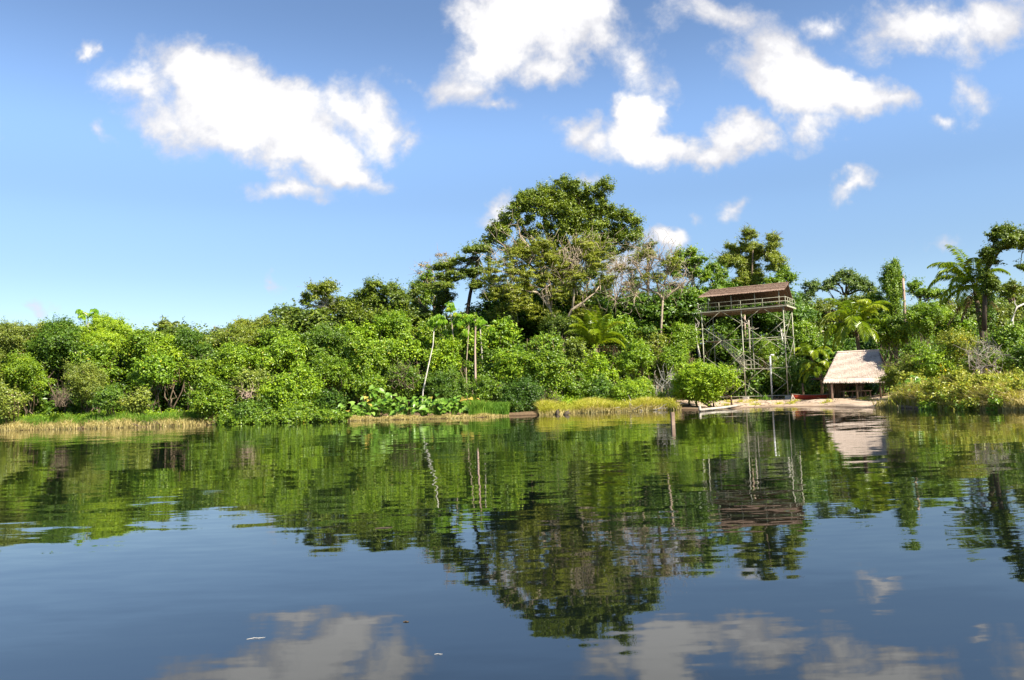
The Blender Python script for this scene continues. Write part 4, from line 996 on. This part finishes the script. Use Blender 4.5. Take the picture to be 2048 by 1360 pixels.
def thatch_slope(mb, rng, A, B, Cc, D, rows, per, thick=.12, ragged=.22, strip=.16):
    """Slope between ridge A-B and eave D-C, covered by overlapping rows of palm strips with a ragged eave."""
    A, B, Cc, D = (np.asarray(v, float) for v in (A, B, Cc, D))
    nrm_ = norm(np.cross(B-A, D-A)); nrm_ = nrm_ if nrm_[2] > 0 else -nrm_
    und = nrm_*-.05
    mb.add([A+und, B+und, Cc+und, D+und, A-nrm_*.12, B-nrm_*.12, Cc-nrm_*.12, D-nrm_*.12],
           [(0, 1, 2), (0, 2, 3), (4, 6, 5), (4, 7, 6), (0, 4, 5), (0, 5, 1), (3, 2, 6), (3, 6, 7), (0, 3, 7), (0, 7, 4), (1, 5, 6), (1, 6, 2)], .15)
    for r in range(rows):
        t0 = r/rows; t1 = min(1.0, (r+1.9)/rows); last = r >= rows-2
        n = per; u = (np.arange(n)+rng.uniform(-.4, .4, n))/n; u = np.clip(u, 0, 1)
        up_ = (A+(B-A)*u[:, None]); lo = (D+(Cc-D)*u[:, None])
        P0 = up_+(lo-up_)*t0; tt = t1+rng.uniform(-.35, .15, n)/rows
        if last: tt = 1.0+rng.uniform(0, ragged, n)/np.linalg.norm(lo-up_, axis=1)
        P1 = up_+(lo-up_)*tt[:, None]
        side = norm(B-A)*strip*rng.uniform(.6, 1.2, n)[:, None]+(lo-up_)*.0
        lift0 = nrm_*(.01+.004*rng.random((n, 1))); lift1 = nrm_*(thick*rng.uniform(.4, 1.1, n)[:, None])
        if last: lift1 = lift1-np.array([0, 0, .10])
        sk = norm(B-A)*rng.normal(0, .06, (n, 1))
        V = np.stack([P0-side+lift0, P0+side+lift0, P1+side*.55+lift1+sk, P1-side*.55+lift1+sk], 1)
        i = np.arange(n)[:, None]*4
        Fc = np.stack([i+np.array([[0, 1, 2]]), i+np.array([[0, 2, 3]])], 1).reshape(-1, 3)
        mb.add(V.reshape(-1, 3), Fc, np.repeat(np.clip(rng.normal(.5, .16, n)+.12*np.sin(u*9+r), 0, 1), 4))

rng = RNG()
TO = at(1566, 611, 82.3); TZ = TO.z                      # deck height at the front right corner
TL = at(1403, 625, 87.0)
U = Vector((TL.x-TO.x, TL.y-TO.y, 0)); TW = U.length; U.normalize()
Vv = Vector((-U.y, U.x, 0)); Vv = Vv if Vv.y > 0 else -Vv
TD = 4.0
g0 = .55
def TP(u, v, z): return Vector((TO.x, TO.y, 0))+U*u+Vv*v+Vector((0, 0, z))
LV = [g0, 3.75, 7.0, TZ-.12]
tower = empty('lookout_tower', TP(TW/2, TD/2, g0), 'tall pole lookout tower with a thatched platform above the landing', 'tower')
org = tower.location.copy()
def tp(name, mb, mat, parent=None, smooth=False): return mb.build(name, mat, parent or tower, org, smooth)
for v in (0, TD):
    for u in (0, TW/2, TW):
        mb = MB(); tube(mb, [TP(u, v, g0-.25), TP(u, v, TZ-.05)], .056, 8); tp('leg', mb, METAL, smooth=True)
        mb = MB(); box(mb, TP(u, v, g0-.05), .55, .55, .5, U, Vv); tp('footing', mb, CONC)
for v in (0, TD):
    for z in LV[1:3]:
        mb = MB(); tube(mb, [TP(-.1, v+.09, z), TP(TW+.1, v+.09, z)], .035, 6); tp('cross_beam', mb, METAL, smooth=True)
    mb = MB(); tube(mb, [TP(-.4, v-.12, g0+.25), TP(TW+.4, v-.12, g0+.25)], .05, 6); tp('cross_beam', mb, METAL, smooth=True)
for u in (0, TW/2, TW):
    for z in LV[1:3]:
        mb = MB(); tube(mb, [TP(u+.09, 0, z+.08), TP(u+.09, TD, z+.08)], .028, 6); tp('cross_beam', mb, METAL, smooth=True)
for v in (-.09, TD+.09):      # diamond bracing in each bay and storey
    for b_ in (0, 1):
        u0 = b_*TW/2; u1 = u0+TW/2; um = (u0+u1)/2
        for k in range(3):
            z0, z1 = LV[k], LV[k+1]; zm = z0+(z1-z0)*.52
            for (ua, za, ub, zb) in ((um+.12, z1, u1, zm), (um-.12, z1, u0, zm), (u1, zm, um+.08, z0), (u0, zm, um-.08, z0)):
                if v > 0 and k != 1: continue
                mb = MB(); tube(mb, [TP(ua, v, za), TP(ub, v, zb)], .022, 5); tp('brace', mb, METAL, smooth=True)
for u in (-.09, TW+.09, TW/2+.1):
    for k in range(3):
        z0, z1 = LV[k], LV[k+1]
        for (va, vb) in ((0, TD), (TD, 0)):
            if u == TW/2+.1 and k != 0: continue
            mb = MB(); tube(mb, [TP(u+(.04 if va else 0), va, z0), TP(u+(.04 if va else 0), vb, z1)], .02, 5); tp('brace', mb, METAL, smooth=True)
# deck
mb = MB()
nb = 16
for i in range(nb):
    v = -.15+(TD+.3)*(i+.5)/nb
    box(mb, TP(TW/2, v, TZ-.03), TW+.7, (TD+.3)/nb*.92, .05, U, Vv)
for v in np.linspace(.1, TD-.1, 4): box(mb, TP(TW/2, v, TZ-.16), TW+.4, .09, .2, U, Vv)
tp('deck', mb, PLANK)
mb = MB(); box(mb, TP(TW/2, -.22, TZ-.04), TW+.9, .06, .11, U, Vv); tp('deck_edge', mb, METAL)
mb = MB(); box(mb, TP(-.40, TD/2, TZ-.04), .06, TD+.4, .16, U, Vv); tp('deck_edge', mb, METAL)
# railing
mb = MB()
for z in (.92, .48):
    for v in (-.18, TD+.18): tube(mb, [TP(-.3, v, TZ+z), TP(TW+.3, v, TZ+z)], .024, 6)
    for u in (-.3, TW+.3): tube(mb, [TP(u, -.18, TZ+z), TP(u, TD+.18, TZ+z)], .035, 6)
for u in np.linspace(-.3, TW+.3, 5):
    for v in (-.18, TD+.18): tube(mb, [TP(u, v, TZ), TP(u, v, TZ+.92)], .028, 6)
for v in np.linspace(.9, 3, 3):
    for u in (-.3, TW+.3): tube(mb, [TP(u, v, TZ), TP(u, v, TZ+.92)], .03, 6)
tp('railing', mb, METAL, smooth=True)
# roof posts, benches under the roof, roof
for u in np.linspace(.55, TW-.6, 4):
    for v in (.75, TD-.5):
        mb = MB(); tube(mb, [TP(u, v, TZ), TP(u, v, TZ+(2.0 if v < 2 else 1.7))], .05, 6); tp('roof_post', mb, METAL, smooth=True)
mb = MB()
for z in (.42, .75): box(mb, TP(TW/2, TD-.8, TZ+z), TW-1.6, .35 if z < .5 else .06, .05, U, Vv)
for u in np.linspace(1.2, TW-1.2, 5): box(mb, TP(u, TD-.8, TZ+.21), .06, .3, .42, U, Vv)
tp('bench', mb, PLANK)
R0, R1 = TP(-.2, 2.15, TZ+2.62), TP(TW-.35, 2.15, TZ+2.62)
E0, E1 = TP(-.15, .35, TZ+1.82), TP(TW+.35, .35, TZ+1.86)
K0, K1 = TP(-.1, TD+.25, TZ+1.12), TP(TW+.25, TD+.25, TZ+1.12)
mb = MB(); thatch_slope(mb, rng, R0, R1, E1, E0, 14, 330, .05, .22, .035); thatch_slope(mb, rng, R1, R0, K0, K1, 8, 110, .07, .2, .1)
tube(mb, [R0+Vector((0, 0, .04)), R1+Vector((0, 0, .04))], .09, 6)
rf = tp('roof', mb, TH_BROWN)
mb = MB()
for u in np.linspace(.2, TW-.5, 8):
    tube(mb, [TP(u, 2.15, TZ+2.42), TP(u, .5, TZ+1.72)], .035, 5); tube(mb, [TP(u, 2.15, TZ+2.42), TP(u, TD+.1, TZ+1.02)], .035, 5)
mb.build('rafter', PLANK, rf, org)
# stairs from the middle level down to the first level, landings
def flight(ua, za, ub, zb, v):
    mb = MB(); n = 13
    for dv in (-.35, .35): 
        tube(mb, [TP(ua, v+dv, za), TP(ub, v+dv, zb)], .045, 5)
    for i in range(n):
        t = (i+.5)/n; box(mb, TP(ua+(ub-ua)*t, v, za+(zb-za)*t), .30, .7, .05, U, Vv)
    st = tp('staircase', mb, METAL)
    mb = MB()
    for dv in (-.38, .38):
        for h in (.5, .92): tube(mb, [TP(ua, v+dv, za+h), TP(ub, v+dv, zb+h)], .018, 5)
        for i in range(5):
            t = i/4; tube(mb, [TP(ua+(ub-ua)*t, v+dv, za+(zb-za)*t), TP(ua+(ub-ua)*t, v+dv, za+(zb-za)*t+.92)], .016, 5)
    mb.build('handrail', METAL, st, org)
flight(TW-1.6, LV[2], TW/2+.1, LV[1], 1.0)
flight(TW/2+.6, LV[1], TW-.8, LV[0]+.1, 2.4)
def landing(u0, u1, v0, v1, z):
    mb = MB(); box(mb, TP((u0+u1)/2, (v0+v1)/2, z), u1-u0, v1-v0, .06, U, Vv)
    ld = tp('landing', mb, PLANK)
    mb = MB()
    for h in (.5, 1.0):
        tube(mb, [TP(u0, v0, z+h), TP(u1, v0, z+h), TP(u1, v1, z+h)], .028, 5)
    for u, v in ((u0, v0), (u1, v0), (u1, v1), ((u0+u1)/2, v0)): tube(mb, [TP(u, v, z), TP(u, v, z+1.0)], .028, 5)
    mb.build('handrail', METAL, ld, org)
landing(TW-1.6, TW-.5, .5, 3.0, LV[2]); landing(TW/2-1.4, TW/2+.1, .5, 3.0, LV[1])

# ------------------------------------------------------------------ thatched hut
HY = 72.0
hl = at(1664, 803, HY); hr = at(1760, 800, HY)
hg = gz(hl.x+1, HY)
hut = empty('thatched_hut', Vector(((hl.x+hr.x)/2, HY+2, hg)), 'open sided hut with a pale steep palm thatch roof on the sandy landing', 'hut'); ho = hut.location.copy()
eL, eR = at(1649, 760, HY-.5), at(1774, 758, HY-.5)
rL, rR = at(1676, 705.5, HY+2), at(1756, 701.5, HY+2)
bz = eL.z
bL, bR = Vector((at(1672, 760, HY+4.6).x, HY+4.6, bz)), Vector((at(1788, 760, HY+4.6).x, HY+4.6, bz))
mb = MB()
thatch_slope(mb, rng, rL, rR, eR, eL, 22, 380, .07, .40, .028)
thatch_slope(mb, rng, rR, rL, bL, bR, 12, 100, .07, .25, .09)
mb2 = mb
thatch_slope(mb, rng, rR, rR+Vector((.05, .1, 0)), bR, eR, 14, 60, .06, .2, .08)
thatch_slope(mb, rng, rL+Vector((0, .1, 0)), rL, eL, bL, 14, 60, .06, .2, .08)
tube(mb, [rL+Vector((-.1, 0, .05)), rR+Vector((.1, 0, .05))], .10, 6)
mb.build('roof', TH_PALE, hut, ho)
PW = [(1665,HY,'pink'),(1715,HY,'brown'),(1762,HY,'brown'),(1672,HY+3.8,'brown'),(1721,HY+3.8,'pale'),(1768,HY+3.8,'brown')]
for (px, Y, bk) in PW:
    x = at(px, 800, Y).x; mb = MB(); tube(mb, [(x, Y, gz(x, Y)-.2), (x+.03, Y, bz+.25)], .09 if bk != 'pale' else .14, 7); mb.build('post', BARK[bk], hut, ho, smooth=True)
xl, xr = at(1665, 800, HY).x, at(1762, 800, HY).x
mb = MB()
for Y in (HY, HY+3.8): tube(mb, [(xl-.4, Y, bz+.12), (xr+.4, Y, bz+.12)], .07, 6)
for x in (xl, (xl+xr)/2, xr): tube(mb, [(x, HY-.3, bz+.2), (x, HY+4.1, bz+.2)], .06, 6)
mb.build('roof_beam', BARK['dark'], hut, ho)
# low platform or bench inside
mb = MB(); zb = hg+.62
box(mb, ((xl+xr)/2+.9, HY+2.4, zb), (xr-xl)*.62, 1.3, .09)
for dx in (-.28, 0, .28):
    for dy in (-.5, .5): box(mb, ((xl+xr)/2+.9+dx*(xr-xl), HY+2.4+dy, (zb+hg)/2-.1), .1, .1, zb-hg+.1)
o = mb.build('bench', PLANK, None, ((xl+xr)/2+.9, HY+2.4, hg)); tag(o, 'long dark plank bench in the shade under the hut roof', 'bench')
mb = MB(); box(mb, ((xl+xr)/2+.9, HY+3.45, zb+.55), (xr-xl)*.66, .06, .16)
for dx in (-.3, 0, .3): box(mb, ((xl+xr)/2+.9+dx*(xr-xl), HY+3.52, hg+.55), .08, .08, 1.4)
o = mb.build('rail_fence', BARK['dark'], None, ((xl+xr)/2+.9, HY+3.45, hg)); tag(o, 'dark low rail behind the bench under the hut roof', 'fence')
# bundle of dry palm leaves standing in the hut
mb = MB(); cx = at(1674, 790, HY+2.8)
for k in range(160):
    a = np.array((cx.x+rng.normal()*.35, HY+2.8+rng.normal()*.2, gz(cx.x, HY+2.8))); e = a+np.array((rng.normal()*.25, rng.normal()*.1, rng.uniform(1.2, 2.0)))
    tube(mb, [a, (a+e)/2+rng.normal(size=3)*.05, e], [.03, .03, .01], 3, False)
o = mb.build('palm_leaf_bundle', LM['dry'], None, (cx.x, HY+2.8, hg)); tag(o, 'upright bundle of dry palm leaves behind the left hut post', 'bundle')

# ------------------------------------------------------------------ canoe on the landing
RED = plainmat('red hull paint', (.34, .035, .018), (.52, .07, .03), 3, .55, .3)
c0 = at(1588, 792, 76); c1 = at(1650, 796, 75.5)
CX = (c0.x+c1.x)/2+.75; CYy = 75.8; CZ = gz(CX, CYy)
canoe = empty('canoe', (CX, CYy, CZ), 'red wooden canoe drawn up on the sand left of the hut', 'canoe')
Lc = 4.9; mb = MB(); secs = 15; Vx = []
for i in range(secs):
    t = i/(secs-1)*2-1; w = .42*(1-abs(t)**2.6)+.02; sheer = .42+.16*t*t; keel = .16*abs(t)**4
    for (a_, b_) in ((-1, 1), (-.9, .45), (-.5, .06), (0, 0), (.5, .06), (.9, .45), (1, 1)):
        Vx.append((CX+t*Lc/2, CYy+a_*w, CZ+.02+keel+(sheer-keel)*b_))
Fc = []
for i in range(secs-1):
    for k in range(6):
        a_ = i*7+k; Fc += [(a_, a_+1, a_+8), (a_, a_+8, a_+7)]
mb.add(Vx, Fc)
mb.add([(x, CYy+(y-CYy)*.9, z+.025) for x, y, z in Vx], [(a, c, b) for a, b, c in Fc])
mb.build('hull', RED, canoe, (CX, CYy, CZ), smooth=True)
mb = MB()
for s in (0, 6): tube(mb, [np.array(Vx[i*7+s])+np.array([0, 0, .015]) for i in range(secs)], .03, 5)
mb.build('gunwale', PLANK, canoe, (CX, CYy, CZ))
for t in (-.45, .4):
    mb = MB(); box(mb, (CX+t*Lc/2, CYy, CZ+.40), .22, .70, .03); mb.build('seat', PLANK, canoe, (CX, CYy, CZ))

# trestle of pale sticks, white pipe, posts and logs
def sticks(name, label, cat, segs, mat, group=None, r=.05, smooth=True):
    mb = MB(); P0 = Vector(segs[0][0])
    for s in segs: tube(mb, s, r if np.isscalar(r) else r, 7)
    o = mb.build(name, mat, None, P0, smooth=smooth); tag(o, label, cat, group); return o
x = at(1586, 800, 74).x; g = gz(x, 74)
sticks('trestle', 'small pale stick trestle between the tower and the canoe', 'trestle', [[(x-.3, 74, g-.1), (x, 74, g+.62)], [(x+.3, 74, g-.1), (x, 74.1, g+.62)], [(x-.18, 74.1, g+.3), (x+.18, 74.1, g+.3)]], BARK['pale'], r=.045)
a = at(1543, 770, 84); b = at(1540, 710, 84); g = gz(a.x, 84)
sticks('bent_pipe', 'white upright pipe with a bent top inside the tower', 'pipe', [[(a.x, 84, g), (b.x, 84, b.z-.15), (b.x+.05, 84, b.z), (b.x+.42, 84, b.z-.02)]], plainmat('white plastic', (.62, .62, .58), (.76, .75, .70), 2, .4), r=.09)
a = at(1607, 790, 80); g = gz(a.x, 80)
sticks('wooden_post', 'dark wooden post standing behind the red canoe', 'post', [[(a.x, 80, g-.1), (a.x-.03, 80, g+1.5)]], BARK['brown'], r=.10)
# square post in the water
q = on_plane(1346, 850); mb = MB(); box(mb, (q.x, q.y, .12), .18, .16, 1.06, (.97, .2, 0), (-.2, .97, 0)); box(mb, (q.x, q.y, .66), .15, .13, .03, (.97, .2, 0), (-.2, .97, 0))
o = mb.build('mooring_post', plainmat('wet post', (.16, .10, .07), (.34, .24, .17), 4, .8, .2, (1, 1, .3)), None, (q.x, q.y, 0)); tag(o, 'square weathered wooden post standing alone in the water', 'post')
for (px, py, w, h, an, lab) in [(1114,829,.55,.45,.5,'dark split stump end poking from the water off the left point'),(1131,830,.7,.35,-.4,'second dark log end lying right of the split stump')]:
    q = on_plane(px, py); mb = MB()
    for k in range(4):
        e = np.array([math.cos(an+k*.35)*w*.5, rng.normal()*.15, h*(.5+.5*rng.random())]); tube(mb, [(q.x-e[0]*.5, q.y, -.15), (q.x+e[0]*.4, q.y+e[1]*.5, e[2]*.7), (q.x+e[0], q.y+e[1], e[2])], [.16, .13, .06], 7)
    o = mb.build('stump', BARK['dark'], None, (q.x, q.y, 0), smooth=True); tag(o, lab, 'stump')
a = on_plane(1402, 823); b = on_plane(1482, 815)
sticks('log', 'long pale log lying at the waterline in front of the round bush', 'log', [[(a.x, a.y, .12), ((a.x+b.x)/2, (a.y+b.y)/2-.1, .14), (b.x, b.y, .22)], [(a.x-.1, a.y-.1, .06), (a.x-.05, a.y+.15, .4)]], BARK['pale'], r=.11)
for (px, py, ln, an, r, lab) in [(512,1277,.14,.12,.002,'thin whitish twig floating in the near water'),(877,1309,.06,-.05,.0018,'tiny pale twig floating right of the larger one'),(812,1244,.05,0,.006,'tiny dark leaf scrap floating on the lake'),(768,1056,.25,.1,.01,'small dark scrap floating below the tree reflections')]:
    q = on_plane(px, py); dx = math.cos(an)*ln/2; dy = math.sin(an)*ln
    mb = MB(); tube(mb, [(q.x-dx, q.y-dy, .002), (q.x-dx*.2, q.y+.004, .005), (q.x+dx*.3, q.y-.003, .004), (q.x+dx, q.y+dy, .003)], [r*.6, r, r, r*.4], 5)
    o = mb.build('floating_twig', BARK['white' if 'whit' in lab or 'pale' in lab else 'dark'], None, (q.x, q.y, 0)); tag(o, lab, 'twig', 'scraps floating on the near water')
# litter, stones and tufts on the landing
mb = MB(); rg = np.random.default_rng(5)
for q in range(240):
    Y = rg.uniform(64, 80); X = Y*rg.uniform(.27, .47)
    if Y-shore(X) < .3: continue
    z = gz(X, Y); d = rg.normal(size=3)*np.array([.35, .3, .04]); tube(mb, [(X, Y, z+.01), np.array((X, Y, z+.03))+d*.5+np.array([0, 0, abs(d[2])]), np.array((X, Y, z+.02+abs(d[2])))+d], [.02, .018, .008], 4, False)
o = mb.build('litter', BARK['brown']); tag(o, 'small sticks and dead leaves littering the sandy landing', 'litter', kind='stuff')
mb = MB(); X = []; Yy = []
for q in range(26):
    Y = rg.uniform(66, 82); x_ = Y*rg.uniform(.26, .47)
    if Y-shore(x_) < 2 or (72 < Y < 77 and x_ > 29): continue
    X += list(x_+rg.normal(0, .25, 90)); Yy += list(Y+rg.normal(0, .2, 90))
X = np.array(X); Yy = np.array(Yy); blades(mb, rg, X, Yy, rg.uniform(.1, .4, len(X)), .025*np.ones(len(X)), .8, .6)
o = mb.build('grass', LM['gold']); tag(o, 'sparse grass tufts scattered over the sandy landing', 'grass', kind='stuff')
# roots and sticks littering the bank
for k, (px0, px1, lab) in enumerate([(430, 640, 'brown roots and sticks exposed under the waterside shrubs on the left'), (1330, 1470, 'pale roots and sticks under the round bush before the tower')]):
    mb = MB()
    for q in range(90):
        px = rng.uniform(px0, px1); X = on_plane(px, 835).x; y = shore(X)+rng.uniform(-.3, 1.6); z = gz(X, y)
        d = rng.normal(size=3)*np.array([.9, .5, .25]); tube(mb, [(X, y, z-.05), np.array((X, y, z+.15))+d*.5, np.array((X, y, z+.1+abs(d[2])))+d], [.04, .03, .012], 4, False)
    o = mb.build('roots', BARK['brown' if k == 0 else 'pale']); tag(o, lab, 'roots', kind='stuff')
